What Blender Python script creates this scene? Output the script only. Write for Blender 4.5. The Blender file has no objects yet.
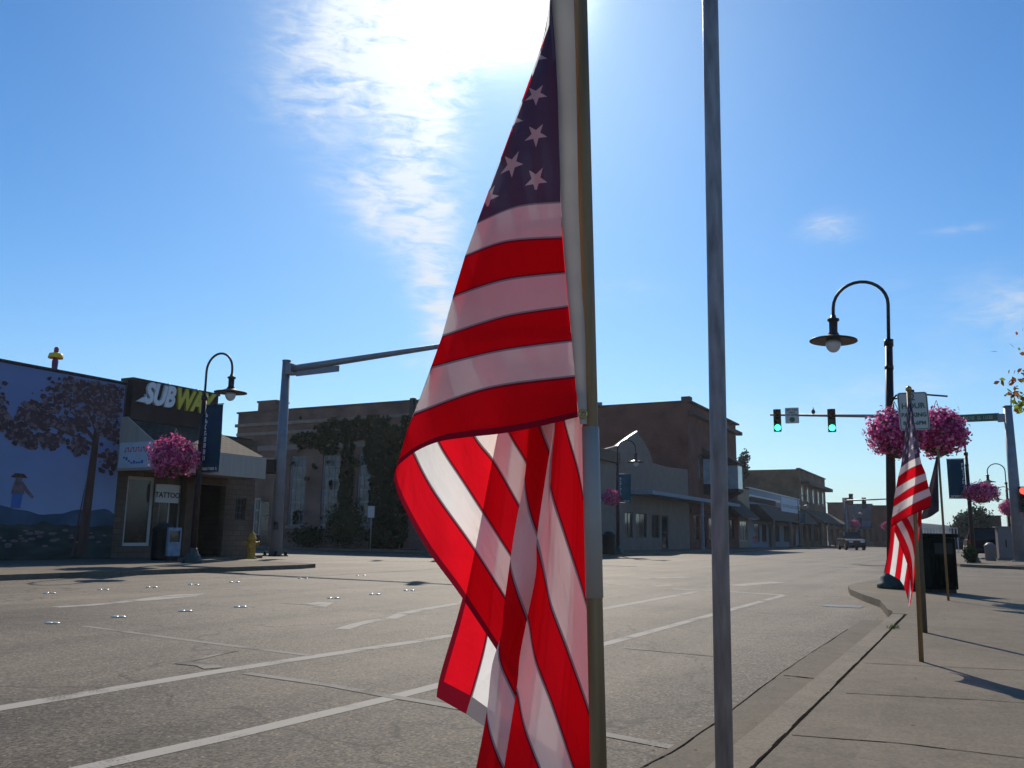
import bpy, math, random
from math import sin, cos, tan, pi, radians, atan2, hypot
from mathutils import Vector, Matrix, noise as mn
random.seed(7)
scene = bpy.context.scene
COL = scene.collection
# ------------------------------------------------------------------ camera
K = 870.0; EYE = 0.95; PITCH = math.atan(151.5/870.0); ROLL = 0.014
R0 = Vector((1,0,0)); U0 = Vector((0,-sin(PITCH),cos(PITCH))); F = Vector((0,cos(PITCH),sin(PITCH)))
R = R0*cos(ROLL)+U0*sin(ROLL); U = -R0*sin(ROLL)+U0*cos(ROLL)
CAM = Vector((0,0,EYE))
cd = bpy.data.cameras.new('camera'); cam = bpy.data.objects.new('camera', cd); COL.objects.link(cam)
cd.sensor_width = 36; cd.lens = K/1024*36; cd.clip_end = 6000; cd.clip_start = .05
mw = Matrix(((R.x,U.x,-F.x,0),(R.y,U.y,-F.y,0),(R.z,U.z,-F.z,EYE),(0,0,0,1)))
cam.matrix_world = mw
scene.camera = cam
def ray(px,py): return F + R*((px-512)/K) - U*((py-384)/K)
def gp(px,py,z=0.0):
    d = ray(px,py); t = (z-EYE)/d.z; return CAM + d*t
def atY(px,py,Y):
    d = ray(px,py); return CAM + d*(Y/d.y)
def hy(px): # horizon row
    return 535.5+tan(ROLL)*(px-512)
vd = ray(979,542); M = Vector((vd.x,vd.y,0)).normalized(); P = Vector((M.y,-M.x,0)); MANG = atan2(M.y,M.x)
def W(m,s,z=0.0): return M*m + P*s + Vector((0,0,z))
def mc(px,s):
    d = ray(px,hy(px)); t = s/d.dot(P); return t*d.dot(M)
def hz(px,py,m,s):
    d = ray(px,py); t = hypot(m,s)/hypot(d.x,d.y); return EYE+t*d.z
def ms(p): return p.dot(M), p.dot(P)
ZR = -0.12
def colY(px,Y,z=0): d=ray(px,hy(px)); return Vector((d.x/d.y*Y,Y,z))
HAZE = .00018
# ------------------------------------------------------------------ materials
def nt(mat): return mat.node_tree.nodes, mat.node_tree.links
MATS = {}
def mat(name, col, rough=.7, var=.25, scale=4.0, bump=0.0, bscale=40.0, metal=0.0, spec=.3, col2=None, stretch=None, coord='Object'):
    m = bpy.data.materials.new(name); m.use_nodes = True
    n, l = nt(m); b = n['Principled BSDF']
    b.inputs['Roughness'].default_value = rough; b.inputs['Metallic'].default_value = metal
    b.inputs['Specular IOR Level'].default_value = spec
    tc = n.new('ShaderNodeTexCoord'); mp = n.new('ShaderNodeMapping')
    if stretch: mp.inputs['Scale'].default_value = stretch
    l.new(tc.outputs[coord], mp.inputs['Vector'])
    ns = n.new('ShaderNodeTexNoise'); ns.inputs['Scale'].default_value = scale; ns.inputs['Detail'].default_value = 6
    l.new(mp.outputs[0], ns.inputs['Vector'])
    cr = n.new('ShaderNodeValToRGB'); c = Vector(col)
    a = Vector(col2) if col2 else c*(1-var)
    bb = c if col2 else c*(1+var)
    cr.color_ramp.elements[0].position = .3; cr.color_ramp.elements[1].position = .7
    cr.color_ramp.elements[0].color = (*a,1); cr.color_ramp.elements[1].color = (*bb,1)
    l.new(ns.outputs['Fac'], cr.inputs[0]); l.new(cr.outputs[0], b.inputs['Base Color'])
    if bump:
        n2 = n.new('ShaderNodeTexNoise'); n2.inputs['Scale'].default_value = bscale; n2.inputs['Detail'].default_value = 3
        l.new(mp.outputs[0], n2.inputs['Vector'])
        bp = n.new('ShaderNodeBump'); bp.inputs['Strength'].default_value = bump; bp.inputs['Distance'].default_value = .02
        l.new(n2.outputs['Fac'], bp.inputs['Height']); l.new(bp.outputs[0], b.inputs['Normal'])
    MATS[name] = m
    return m
def brick(name, c1, c2, mortar, bw=.22, bh=.075, ms_=.012, off=.5, rough=.85, noise_amt=.35):
    m = bpy.data.materials.new(name); m.use_nodes = True
    n, l = nt(m); b = n['Principled BSDF']; b.inputs['Roughness'].default_value = rough
    b.inputs['Specular IOR Level'].default_value = .2
    uv = n.new('ShaderNodeUVMap'); br = n.new('ShaderNodeTexBrick')
    br.inputs['Scale'].default_value = 1; br.inputs['Brick Width'].default_value = bw; br.inputs['Row Height'].default_value = bh
    br.inputs['Mortar Size'].default_value = ms_; br.offset = off
    br.inputs['Color1'].default_value = (*c1,1); br.inputs['Color2'].default_value = (*c2,1); br.inputs['Mortar'].default_value = (*mortar,1)
    l.new(uv.outputs[0], br.inputs['Vector'])
    ns = n.new('ShaderNodeTexNoise'); ns.inputs['Scale'].default_value = .6; ns.inputs['Detail'].default_value = 8; l.new(uv.outputs[0], ns.inputs['Vector'])
    mr = n.new('ShaderNodeMapRange'); mr.inputs[1].default_value=.3; mr.inputs[2].default_value=.7; mr.inputs[3].default_value = 1-noise_amt; mr.inputs[4].default_value = 1+noise_amt
    l.new(ns.outputs['Fac'], mr.inputs[0])
    mx = n.new('ShaderNodeVectorMath'); mx.operation='SCALE'; l.new(br.outputs['Color'], mx.inputs[0]); l.new(mr.outputs[0], mx.inputs['Scale'])
    l.new(mx.outputs[0], b.inputs['Base Color'])
    bp = n.new('ShaderNodeBump'); bp.inputs['Strength'].default_value = .5; bp.inputs['Distance'].default_value=.01; bp.invert=True
    l.new(br.outputs['Fac'], bp.inputs['Height']); l.new(bp.outputs[0], b.inputs['Normal'])
    return m
class Ex:  # tiny math-node expression helper
    def __init__(s, nodes, links): s.n=nodes; s.l=links
    def m(s, op, a, b=None, c=None):
        nd = s.n.new('ShaderNodeMath'); nd.operation = op
        for i,v in enumerate((a,b,c)):
            if v is None: continue
            if isinstance(v,(int,float)): nd.inputs[i].default_value = v
            else: s.l.new(v, nd.inputs[i])
        return nd.outputs[0]
def mixrgb(n,l,fac,a,b,typ='MIX'):
    nd = n.new('ShaderNodeMix'); nd.data_type='RGBA'; nd.blend_type=typ
    for i,v in ((0,fac),(6,a),(7,b)):
        if isinstance(v,(int,float)): nd.inputs[i].default_value = v
        elif isinstance(v,tuple): nd.inputs[i].default_value = (*v,1) if len(v)==3 else v
        else: l.new(v, nd.inputs[i])
    return nd.outputs[2]
def flag_material():
    m = bpy.data.materials.new('flag_nylon'); m.use_nodes = True
    n, l = nt(m); n.clear(); E = Ex(n,l); f = E.m
    out = n.new('ShaderNodeOutputMaterial'); uv = n.new('ShaderNodeUVMap'); sp = n.new('ShaderNodeSeparateXYZ'); l.new(uv.outputs[0], sp.inputs[0])
    u, v = sp.outputs[0], sp.outputs[1]          # u metres along the fly, v in stripes from the top edge
    fl = f('FLOOR', v); par = f('MODULO', fl, 2.0)     # 0 = red, 1 = white
    white, red, blue = (.80,.78,.76), (.70,.007,.018), (.105,.098,.165)
    stripe = mixrgb(n,l, par, red, white)
    inc = f('MULTIPLY', f('LESS_THAN', v, 7.0), f('LESS_THAN', u, .61))
    # stars
    Uc = f('DIVIDE', u, .0576*1.0); Vc = f('DIVIDE', v, .7)
    def lattice(o):
        lu = f('SUBTRACT', f('FLOORED_MODULO', f('ADD', Uc, 1.0-o), 2.0), 1.0)
        lv = f('SUBTRACT', f('FLOORED_MODULO', f('ADD', Vc, 1.0-o), 2.0), 1.0)
        x = f('MULTIPLY', lu, .0576); y = f('MULTIPLY', lv, -.0492)
        s = None
        for k in range(5):
            a = pi/2 + pi/5 + k*2*pi/5
            d = f('ADD', f('MULTIPLY', x, cos(a)), f('MULTIPLY', y, sin(a)))
            t = f('LESS_THAN', d, .0285*cos(2*pi/5))
            s = t if s is None else f('ADD', s, t)
        r2 = f('ADD', f('MULTIPLY', x, x), f('MULTIPLY', y, y))
        return f('MULTIPLY', f('GREATER_THAN', s, 3.5), f('LESS_THAN', r2, .00078))
    st = f('MAXIMUM', lattice(1.0), lattice(0.0))
    ok = f('MULTIPLY', f('MULTIPLY', f('GREATER_THAN', Uc, .5), f('GREATER_THAN', Vc, .57)), f('LESS_THAN', Vc, 9.43))
    st = f('MULTIPLY', st, ok)

    canton = mixrgb(n,l, st, blue, (.58,.54,.56))  # veiling glare is put into these colours: greyed blue, dimmed stars
    colr0 = mixrgb(n,l, inc, stripe, canton)
    # seams between stripes: doubled cloth, lets less light through
    fr = f('FRACT', v); edge = f('MINIMUM', fr, f('SUBTRACT', 1.0, fr))
    seam = f('MULTIPLY', f('LESS_THAN', edge, .045), f('SUBTRACT', 1.0, inc))
    hem = f('MAXIMUM', f('GREATER_THAN', v, 12.86), f('GREATER_THAN', u, 1.47))
    seam = f('MAXIMUM', seam, hem)
    colr = mixrgb(n,l, f('MULTIPLY', seam, .62), colr0, (.05,.012,.03))
    tex = n.new('ShaderNodeTexNoise'); tex.inputs['Scale'].default_value = 1.0; tex.inputs['Detail'].default_value = 4
    mp = n.new('ShaderNodeMapping'); mp.inputs['Scale'].default_value = (18,3,1); l.new(uv.outputs[0], mp.inputs[0]); l.new(mp.outputs[0], tex.inputs['Vector'])
    bp = n.new('ShaderNodeBump'); bp.inputs['Strength'].default_value=.8; bp.inputs['Distance'].default_value=.006
    t2 = n.new('ShaderNodeTexNoise'); t2.inputs['Scale'].default_value = 1.0; t2.inputs['Detail'].default_value = 3; t2.inputs['Distortion'].default_value=.8
    mp2 = n.new('ShaderNodeMapping'); mp2.inputs['Scale'].default_value = (9,.55,1); mp2.inputs['Rotation'].default_value=(0,0,.12); l.new(uv.outputs[0], mp2.inputs[0]); l.new(mp2.outputs[0], t2.inputs['Vector'])
    mp3 = n.new('ShaderNodeMapping'); mp3.inputs['Scale'].default_value = (60,.9,1); l.new(uv.outputs[0], mp3.inputs[0]); t3 = n.new('ShaderNodeTexNoise'); t3.inputs['Scale'].default_value=1.0; l.new(mp3.outputs[0], t3.inputs['Vector'])
    hgt = f('ADD', f('ADD', f('MULTIPLY', tex.outputs['Fac'], .4), f('MULTIPLY', t2.outputs['Fac'], 2.2)), f('MULTIPLY', t3.outputs['Fac'], .35)); l.new(hgt, bp.inputs['Height'])
    df = n.new('ShaderNodeBsdfDiffuse'); tr = n.new('ShaderNodeBsdfTranslucent'); tp = n.new('ShaderNodeBsdfTransparent')
    for x in (df,tr): l.new(colr, x.inputs['Color']); l.new(bp.outputs[0], x.inputs['Normal'])
    l.new(colr, tp.inputs['Color'])
    fac = f('SUBTRACT', .66, f('MULTIPLY', seam, .42))
    mx = n.new('ShaderNodeMixShader'); l.new(fac, mx.inputs[0]); l.new(df.outputs[0], mx.inputs[1]); l.new(tr.outputs[0], mx.inputs[2])
    mx2 = n.new('ShaderNodeMixShader'); l.new(f('SUBTRACT', .11, f('MULTIPLY', seam, .09)), mx2.inputs[0]); l.new(mx.outputs[0], mx2.inputs[1]); l.new(tp.outputs[0], mx2.inputs[2])
    l.new(mx2.outputs[0], out.inputs['Surface'])
    return m
def emis(name, col, st, base=(.02,.02,.02)):
    m = bpy.data.materials.new(name); m.use_nodes=True; b = m.node_tree.nodes['Principled BSDF']
    b.inputs['Base Color'].default_value=(*base,1); b.inputs['Emission Color'].default_value=(*col,1); b.inputs['Emission Strength'].default_value=st
    return m
def leafmat(name, col, tr=.45, var=.35):
    m = bpy.data.materials.new(name); m.use_nodes=True; n,l = nt(m); n.clear()
    out = n.new('ShaderNodeOutputMaterial'); g = n.new('ShaderNodeNewGeometry')
    tc = n.new('ShaderNodeTexCoord'); ns = n.new('ShaderNodeTexNoise'); ns.inputs['Scale'].default_value = 9; l.new(tc.outputs['Object'], ns.inputs['Vector'])
    mr = n.new('ShaderNodeMapRange'); mr.inputs[1].default_value=.35; mr.inputs[2].default_value=.65; mr.inputs[3].default_value=1-var; mr.inputs[4].default_value=1+var
    l.new(ns.outputs['Fac'], mr.inputs[0])
    sc = n.new('ShaderNodeVectorMath'); sc.operation='SCALE'; sc.inputs[0].default_value=col; l.new(mr.outputs[0], sc.inputs['Scale'])
    d = n.new('ShaderNodeBsdfDiffuse'); t = n.new('ShaderNodeBsdfTranslucent')
    l.new(sc.outputs[0], d.inputs['Color']); l.new(sc.outputs[0], t.inputs['Color'])
    mx = n.new('ShaderNodeMixShader'); mx.inputs[0].default_value=tr; l.new(d.outputs[0], mx.inputs[1]); l.new(t.outputs[0], mx.inputs[2]); l.new(mx.outputs[0], out.inputs['Surface'])
    return m
def glassmat(name, col=(.02,.025,.03), rough=.06, spec=.6):
    return mat(name, col, rough, .4, 1.5, spec=spec)

# asphalt / concrete need street aligned detail
def asphalt_material():
    m = bpy.data.materials.new('asphalt'); m.use_nodes=True; n,l = nt(m); b = n['Principled BSDF']
    tc = n.new('ShaderNodeTexCoord'); mp = n.new('ShaderNodeMapping'); mp.inputs['Rotation'].default_value=(0,0,-MANG); l.new(tc.outputs['Object'], mp.inputs[0])
    def noise(scale, det, vec=None, rough=.5):
        x = n.new('ShaderNodeTexNoise'); x.inputs['Scale'].default_value=scale; x.inputs['Detail'].default_value=det; x.inputs['Roughness'].default_value=rough
        l.new(vec or mp.outputs[0], x.inputs['Vector']); return x.outputs['Fac']
    st = n.new('ShaderNodeMapping'); st.inputs['Scale'].default_value=(.06,1.1,1); l.new(mp.outputs[0], st.inputs[0])
    E = Ex(n,l); f = E.m
    track = noise(1.0, 3, st.outputs[0]); big = noise(.35, 5); fine = noise(42, 5, None, .85); mid = noise(5, 6)
    v = f('ADD', f('MULTIPLY', f('SUBTRACT', track, .5), 1.7), f('MULTIPLY', f('SUBTRACT', big, .5), 1.5))
    v = f('ADD', v, f('MULTIPLY', f('SUBTRACT', fine, .5), 3.2)); v = f('ADD', v, f('MULTIPLY', f('SUBTRACT', mid, .5), .7))
    sv = n.new('ShaderNodeTexVoronoi'); sv.inputs['Scale'].default_value=62; l.new(mp.outputs[0], sv.inputs['Vector'])
    cs = n.new('ShaderNodeSeparateColor'); l.new(sv.outputs['Color'], cs.inputs[0]); rnd = cs.outputs[0]
    v = f('ADD', v, f('MULTIPLY', f('SUBTRACT', rnd, .5), 1.1)); v = f('ADD', v, f('MULTIPLY', f('GREATER_THAN', cs.outputs[1], .96), .9))  # sparse bright cells put sun sparkle into the base colour
    v = f('MAXIMUM', f('ADD', v, 1.0), .25)
    # far-reaching hairline cracks
    vo = n.new('ShaderNodeTexVoronoi'); vo.feature='DISTANCE_TO_EDGE'; vo.inputs['Scale'].default_value=.22
    wob = n.new('ShaderNodeVectorMath'); wob.operation='ADD'; nn = n.new('ShaderNodeTexNoise'); nn.inputs['Scale'].default_value=1.2; nn.inputs['Detail'].default_value=5
    l.new(mp.outputs[0], nn.inputs['Vector']); sc = n.new('ShaderNodeVectorMath'); sc.operation='SCALE'; sc.inputs['Scale'].default_value=1.6; l.new(nn.outputs['Color'], sc.inputs[0])
    l.new(mp.outputs[0], wob.inputs[0]); l.new(sc.outputs[0], wob.inputs[1]); l.new(wob.outputs[0], vo.inputs['Vector'])
    crack = f('LESS_THAN', vo.outputs['Distance'], .005)
    v = f('MULTIPLY', v, f('SUBTRACT', 1.0, f('MULTIPLY', crack, .5)))
    s3 = n.new('ShaderNodeVectorMath'); s3.operation='SCALE'; s3.inputs[0].default_value=(.122,.095,.067); l.new(v, s3.inputs['Scale']); l.new(s3.outputs[0], b.inputs['Base Color'])
    b.inputs['Roughness'].default_value=.72; b.inputs['Specular IOR Level'].default_value=.2
    bp = n.new('ShaderNodeBump'); bp.inputs['Strength'].default_value=.9; bp.inputs['Distance'].default_value=.012; l.new(fine, bp.inputs['Height']); l.new(bp.outputs[0], b.inputs['Normal'])
    return m
JOINT0 = 0.35; JSP = 1.55
def concrete_material(name, col, joints=True):
    m = bpy.data.materials.new(name); m.use_nodes=True; n,l = nt(m); b = n['Principled BSDF']
    tc = n.new('ShaderNodeTexCoord'); mp = n.new('ShaderNodeMapping'); mp.inputs['Rotation'].default_value=(0,0,-MANG); l.new(tc.outputs['Object'], mp.inputs[0])
    E = Ex(n,l); f = E.m
    def noise(scale, det, rough=.5):
        x = n.new('ShaderNodeTexNoise'); x.inputs['Scale'].default_value=scale; x.inputs['Detail'].default_value=det; x.inputs['Roughness'].default_value=rough
        l.new(mp.outputs[0], x.inputs['Vector']); return x.outputs['Fac']
    big, mid, fine = noise(.7,6,.6), noise(6,6,.6), noise(60,5,.8)
    v = f('ADD', f('MULTIPLY', f('SUBTRACT', big, .5), .9), f('MULTIPLY', f('SUBTRACT', mid, .5), .6))
    v = f('ADD', f('ADD', v, f('MULTIPLY', f('SUBTRACT', fine, .5), 1.1)), 1.0)
    sv = n.new('ShaderNodeTexVoronoi'); sv.inputs['Scale'].default_value=60; l.new(mp.outputs[0], sv.inputs['Vector']); cs = n.new('ShaderNodeSeparateColor'); l.new(sv.outputs['Color'], cs.inputs[0])
    v = f('ADD', v, f('MULTIPLY', f('SUBTRACT', cs.outputs[0], .5), .28))
    if joints:
        sp = n.new('ShaderNodeSeparateXYZ'); l.new(mp.outputs[0], sp.inputs[0])
        wn = n.new('ShaderNodeTexNoise'); wn.inputs['Scale'].default_value=3; wn.inputs['Detail'].default_value=4; l.new(mp.outputs[0], wn.inputs['Vector'])
        wob = f('MULTIPLY', f('SUBTRACT', wn.outputs['Fac'], .5), .03)
        def jl(c, off, sp_, w):
            q = f('FLOORED_MODULO', f('ADD', f('SUBTRACT', c, off), wob), sp_)
            return f('LESS_THAN', f('MINIMUM', q, f('SUBTRACT', sp_, q)), w)
        j = f('MULTIPLY', jl(sp.outputs[0], JOINT0, JSP, .007), f('GREATER_THAN', sp.outputs[0], 11.0))
        # slabs weather differently
        cell = n.new('ShaderNodeTexWhiteNoise'); cell.noise_dimensions='2D'; cv = n.new('ShaderNodeCombineXYZ')
        l.new(f('FLOOR', f('DIVIDE', f('SUBTRACT', sp.outputs[0], JOINT0), JSP)), cv.inputs[0]); l.new(f('FLOOR', f('DIVIDE', f('SUBTRACT', sp.outputs[1], .55), 1.9)), cv.inputs[1])
        l.new(cv.outputs[0], cell.inputs['Vector'])
        v = f('ADD', v, f('MULTIPLY', f('SUBTRACT', cell.outputs['Value'], .5), .14))
        v = f('MULTIPLY', v, f('SUBTRACT', 1.0, f('MULTIPLY', j, .55)))
    s3 = n.new('ShaderNodeVectorMath'); s3.operation='SCALE'; s3.inputs[0].default_value=col; l.new(v, s3.inputs['Scale']); l.new(s3.outputs[0], b.inputs['Base Color'])
    b.inputs['Roughness'].default_value=.85; b.inputs['Specular IOR Level'].default_value=.12
    bp = n.new('ShaderNodeBump'); bp.inputs['Strength'].default_value=.4; bp.inputs['Distance'].default_value=.004; l.new(fine, bp.inputs['Height']); l.new(bp.outputs[0], b.inputs['Normal'])
    return m
def paint_material(name, col, wear):
    m = bpy.data.materials.new(name); m.use_nodes=True; n,l = nt(m); b = n['Principled BSDF']
    tc = n.new('ShaderNodeTexCoord'); E=Ex(n,l); f=E.m
    a = n.new('ShaderNodeTexNoise'); a.inputs['Scale'].default_value=60; a.inputs['Detail'].default_value=6; a.inputs['Roughness'].default_value=.8; l.new(tc.outputs['Object'], a.inputs['Vector'])
    c = n.new('ShaderNodeTexNoise'); c.inputs['Scale'].default_value=2.2; c.inputs['Detail'].default_value=5; l.new(tc.outputs['Object'], c.inputs['Vector'])
    k = f('ADD', a.outputs['Fac'], f('MULTIPLY', f('SUBTRACT', c.outputs['Fac'], .5), 1.0))
    mr = n.new('ShaderNodeMapRange'); mr.inputs[1].default_value=wear-.06; mr.inputs[2].default_value=wear+.06; l.new(k, mr.inputs[0])
    l.new(mixrgb(n,l, mr.outputs[0], (.092,.080,.066), col), b.inputs['Base Color']); b.inputs['Roughness'].default_value=.8; b.inputs['Specular IOR Level'].default_value=.12
    return m

ASPH = asphalt_material()
CONC = concrete_material('sidewalk_concrete', (.160,.130,.096))
CURB = concrete_material('kerb_concrete', (.135,.110,.082), False)
PAINT = paint_material('road_paint', (.36,.325,.275), .36)
PAINTW = paint_material('worn_road_paint', (.25,.222,.185), .40)
FLAG = flag_material()
WOOD = mat('flagpole_wood', (.36,.22,.10), .55, .35, 3, .1, 60, col2=(.20,.11,.045), stretch=(14,14,.8))
TAPE = mat('pale_tape', (.38,.335,.295), .5, .12, 8)
HEAD = leafmat('canvas_heading',(.62,.57,.50),.35,.05)
GALV = mat('galvanised_steel', (.27,.255,.26), .5, .35, 7, .12, 60, metal=.35, stretch=(5,5,1))
STEEL = mat('painted_grey_steel', (.20,.215,.25), .5, .12, 3, metal=.2)
DARKM = mat('dark_bronze_paint', (.035,.026,.028), .45, .25, 6, metal=.3)
BLACK = mat('black_paint', (.012,.012,.013), .5, .3, 6)
SIGHEAD = mat('signal_housing_paint', (.020,.016,.014), .5, .3, 6)
VERD = mat('verdigris_paint', (.045,.065,.055), .5, .35, 9, .1, 40)
BULB = mat('clear_globe_glass', (.55,.58,.62), .08, .1, 4, spec=.8)
PINK = leafmat('pink_petals', (.74,.17,.38), .5, .3); PINK2 = leafmat('magenta_petals', (.48,.06,.23), .45, .3); PINK3 = leafmat('pale_petals', (.80,.34,.52), .5)
GREENL = leafmat('basket_leaves', (.05,.09,.025), .35)
IVY = leafmat('ivy_leaves', (.017,.024,.010), .2); SHRUB = leafmat('shrub_leaves', (.035,.055,.025), .25); TREEL = leafmat('conifer_leaves', (.035,.055,.035), .25)
LEAFY = leafmat('yellow_green_leaves', (.22,.27,.035), .55); LEAFO = leafmat('rusty_leaves', (.30,.11,.035), .5)
BARK = mat('bark', (.10,.075,.055), .9, .3, 10, .4, 30)
SOFFIT = mat('soffit_boards', (.30,.27,.23), .8, .1, 3)
SIGNW = mat('white_sign_sheet', (.52,.52,.51), .45, .06, 3)
SIGNG = mat('green_sign_sheet', (.02,.10,.07), .4, .1, 3)
TXTD = mat('dark_lettering', (.03,.03,.035), .5, .05, 3); TXTW = mat('white_lettering', (.72,.74,.76), .5, .05, 3)
TXTY = mat('yellow_lettering', (.60,.50,.06), .5, .05, 3); TXTB = mat('blue_lettering', (.06,.14,.40), .5, .05, 3); TXTR = mat('red_lettering', (.50,.08,.10), .5, .05, 3)
TXTG = mat('green_lettering', (.08,.15,.11), .5, .05, 3)
FRAMEW = mat('pale_window_frame', (.50,.48,.44), .6, .08, 3); FRAMED = mat('dark_window_frame', (.05,.045,.045), .5, .1, 3)
GLASS = glassmat('window_glass'); GLASS2 = mat('window_glass_with_blinds', (.075,.08,.09), .15, .7, 1.3, spec=.5, stretch=(1,1,3)); 
CYEL = mat('yellow_hydrant_paint', (.46,.24,.03), .5, .25, 12); 
BAN=mat('banner_blue_cloth', (.014,.04,.10), .85, .35, 1.6, col2=(.012,.055,.06), spec=.1); BAN2=mat('banner_teal_cloth', (.015,.085,.12), .85, .3, 1.6, spec=.1)
# ------------------------------------------------------------------ mesh builder
SPLIT={'rod','canopy_post','grommet','band','stone_band','stone_sill','coping','parapet_cap','side_nozzle','sign_spotlight','strut','upright','rail','eave_boards','trim','stem','metal_coping','cornice','roof_deck','bumper','hanger'}
class MB:
    def __init__(s): s.v=[]; s.f=[]; s.m=[]; s.mats=[]; s.cur=0; s.sm=[]; s.smooth=False
    def use(s, m):
        if m not in s.mats: s.mats.append(m)
        s.cur = s.mats.index(m); return s
    def face(s, idx): s.f.append(tuple(idx)); s.m.append(s.cur); s.sm.append(s.smooth)
    def poly(s, pts):
        b=len(s.v); s.v += [tuple(p) for p in pts]; s.face(range(b,b+len(pts)))
    def box(s, x0,x1,y0,y1,z0,z1):
        if x0>x1: x0,x1=x1,x0
        if y0>y1: y0,y1=y1,y0
        if z0>z1: z0,z1=z1,z0
        b=len(s.v); s.v += [(x,y,z) for z in (z0,z1) for x,y in ((x0,y0),(x1,y0),(x1,y1),(x0,y1))]
        for q in ((3,2,1,0),(4,5,6,7),(0,1,5,4),(1,2,6,5),(2,3,7,6),(3,0,4,7)): s.face([b+i for i in q])
    def extrude(s, pts, vec):
        n=len(pts); b=len(s.v); vec=Vector(vec); s.v += [tuple(p) for p in pts]+[tuple(Vector(p)+vec) for p in pts]
        nrm = Vector((0,0,0))
        for i in range(n): nrm += Vector(pts[i]).cross(Vector(pts[(i+1)%n]))
        if nrm.dot(vec)>0:
            s.face([b+i for i in reversed(range(n))]); s.face([b+n+i for i in range(n)])
            for i in range(n): j=(i+1)%n; s.face((b+i,b+j,b+n+j,b+n+i))
        else:
            s.face([b+i for i in range(n)]); s.face([b+n+i for i in reversed(range(n))])
            for i in range(n): j=(i+1)%n; s.face((b+j,b+i,b+n+i,b+n+j))
    def tube(s, path, rad, seg=12, caps=True):
        path=[Vector(p) for p in path]; n=len(path)
        if isinstance(rad,(int,float)): rad=[rad]*n
        b=len(s.v); ref=None; s.smooth=True
        for i,p in enumerate(path):
            t=(path[min(i+1,n-1)]-path[max(i-1,0)]).normalized()
            if ref is None: ref = Vector((0,0,1)) if abs(t.z)<.9 else Vector((1,0,0))
            a=t.cross(ref); 
            if a.length<1e-4: a=t.orthogonal()
            a.normalize(); c=a.cross(t).normalized(); ref=c
            for k in range(seg):
                w=2*pi*k/seg; s.v.append(tuple(p+a*(cos(w)*rad[i])+c*(sin(w)*rad[i])))
        for i in range(n-1):
            for k in range(seg):
                k2=(k+1)%seg; s.face((b+i*seg+k, b+i*seg+k2, b+(i+1)*seg+k2, b+(i+1)*seg+k))
        s.smooth=False
        if caps: s.face([b+k for k in reversed(range(seg))]); s.face([b+(n-1)*seg+k for k in range(seg)])
    def lathe(s, prof, c=(0,0,0), seg=20, smooth=True):
        b=len(s.v); n=len(prof); s.smooth=smooth
        for r,z in prof:
            for k in range(seg):
                w=2*pi*k/seg; s.v.append((c[0]+max(r,1e-4)*cos(w), c[1]+max(r,1e-4)*sin(w), c[2]+z))
        for i in range(n-1):
            for k in range(seg):
                k2=(k+1)%seg; s.face((b+i*seg+k, b+i*seg+k2, b+(i+1)*seg+k2, b+(i+1)*seg+k))
        s.smooth=False
        s.face([b+k for k in reversed(range(seg))]); s.face([b+(n-1)*seg+k for k in range(seg)])
    def build(s, name, parent=None, mat_=None, origin=None, bevel=0):
        if parent is not None and name in SPLIT: return s.build_split(name, parent, mat_, bevel)
        return s.build1(name, parent, mat_, origin, bevel)
    def build_split(s, name, parent, mat_, bevel):
        pr=list(range(len(s.v)))
        def fd(a):
            while pr[a]!=a: pr[a]=pr[pr[a]]; a=pr[a]
            return a
        for fc_ in s.f:
            for q in fc_[1:]: pr[fd(q)]=fd(fc_[0])
        gr={}
        for i,fc_ in enumerate(s.f): gr.setdefault(fd(fc_[0]),[]).append(i)
        last=None
        for g in gr.values():
            m2=MB(); m2.mats=s.mats; mp_={}
            for i in g:
                for q in s.f[i]:
                    if q not in mp_: mp_[q]=len(m2.v); m2.v.append(s.v[q])
                m2.f.append(tuple(mp_[q] for q in s.f[i])); m2.m.append(s.m[i]); m2.sm.append(s.sm[i])
            last=m2.build1(name,parent,mat_,None,bevel)
        return last
    def build1(s, name, parent=None, mat_=None, origin=None, bevel=0):
        me=bpy.data.meshes.new(name)
        vs=s.v if origin is None else [tuple(Vector(p)-Vector(origin)) for p in s.v]
        me.from_pydata(vs,[],s.f)
        if mat_ is not None: s.mats=[mat_]; s.m=[0]*len(s.f)
        for m in s.mats: me.materials.append(m)
        me.polygons.foreach_set('material_index', s.m); me.polygons.foreach_set('use_smooth', s.sm)
        uv=me.uv_layers.new(name='UVMap'); me.update()
        for p in me.polygons:
            nn=p.normal
            if abs(nn.z)>.85: a=Vector((1,0,0)); bb=Vector((0,1,0))
            else: a=Vector((-nn.y,nn.x,0)).normalized(); bb=nn.cross(a)
            for li in p.loop_indices:
                co=me.vertices[me.loops[li].vertex_index].co; uv.data[li].uv=(co.dot(a),co.dot(bb))
        o=bpy.data.objects.new(name,me); COL.objects.link(o)
        if parent: o.parent=parent
        elif origin is not None: o.location=origin
        if bevel:
            md=o.modifiers.new('bevel','BEVEL'); md.width=bevel; md.segments=2; md.limit_method='ANGLE'
        return o
def tag(o,label,cat,group=None):
    o['label']=label; o['category']=cat
    if group: o['group']=group
    return o
def thing(name,label,cat,loc=(0,0,0),rz=0,group=None):
    o=bpy.data.objects.new(name,None); o.empty_display_size=.2; COL.objects.link(o); o.location=loc; o.rotation_euler=(0,0,rz); return tag(o,label,cat,group)
def struct(name,mb,mat_=None):
    o=mb.build(name,None,mat_); o['kind']='structure'; return o
def kids(o): return [c for c in list(bpy.data.objects) if c.parent==o]
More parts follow.
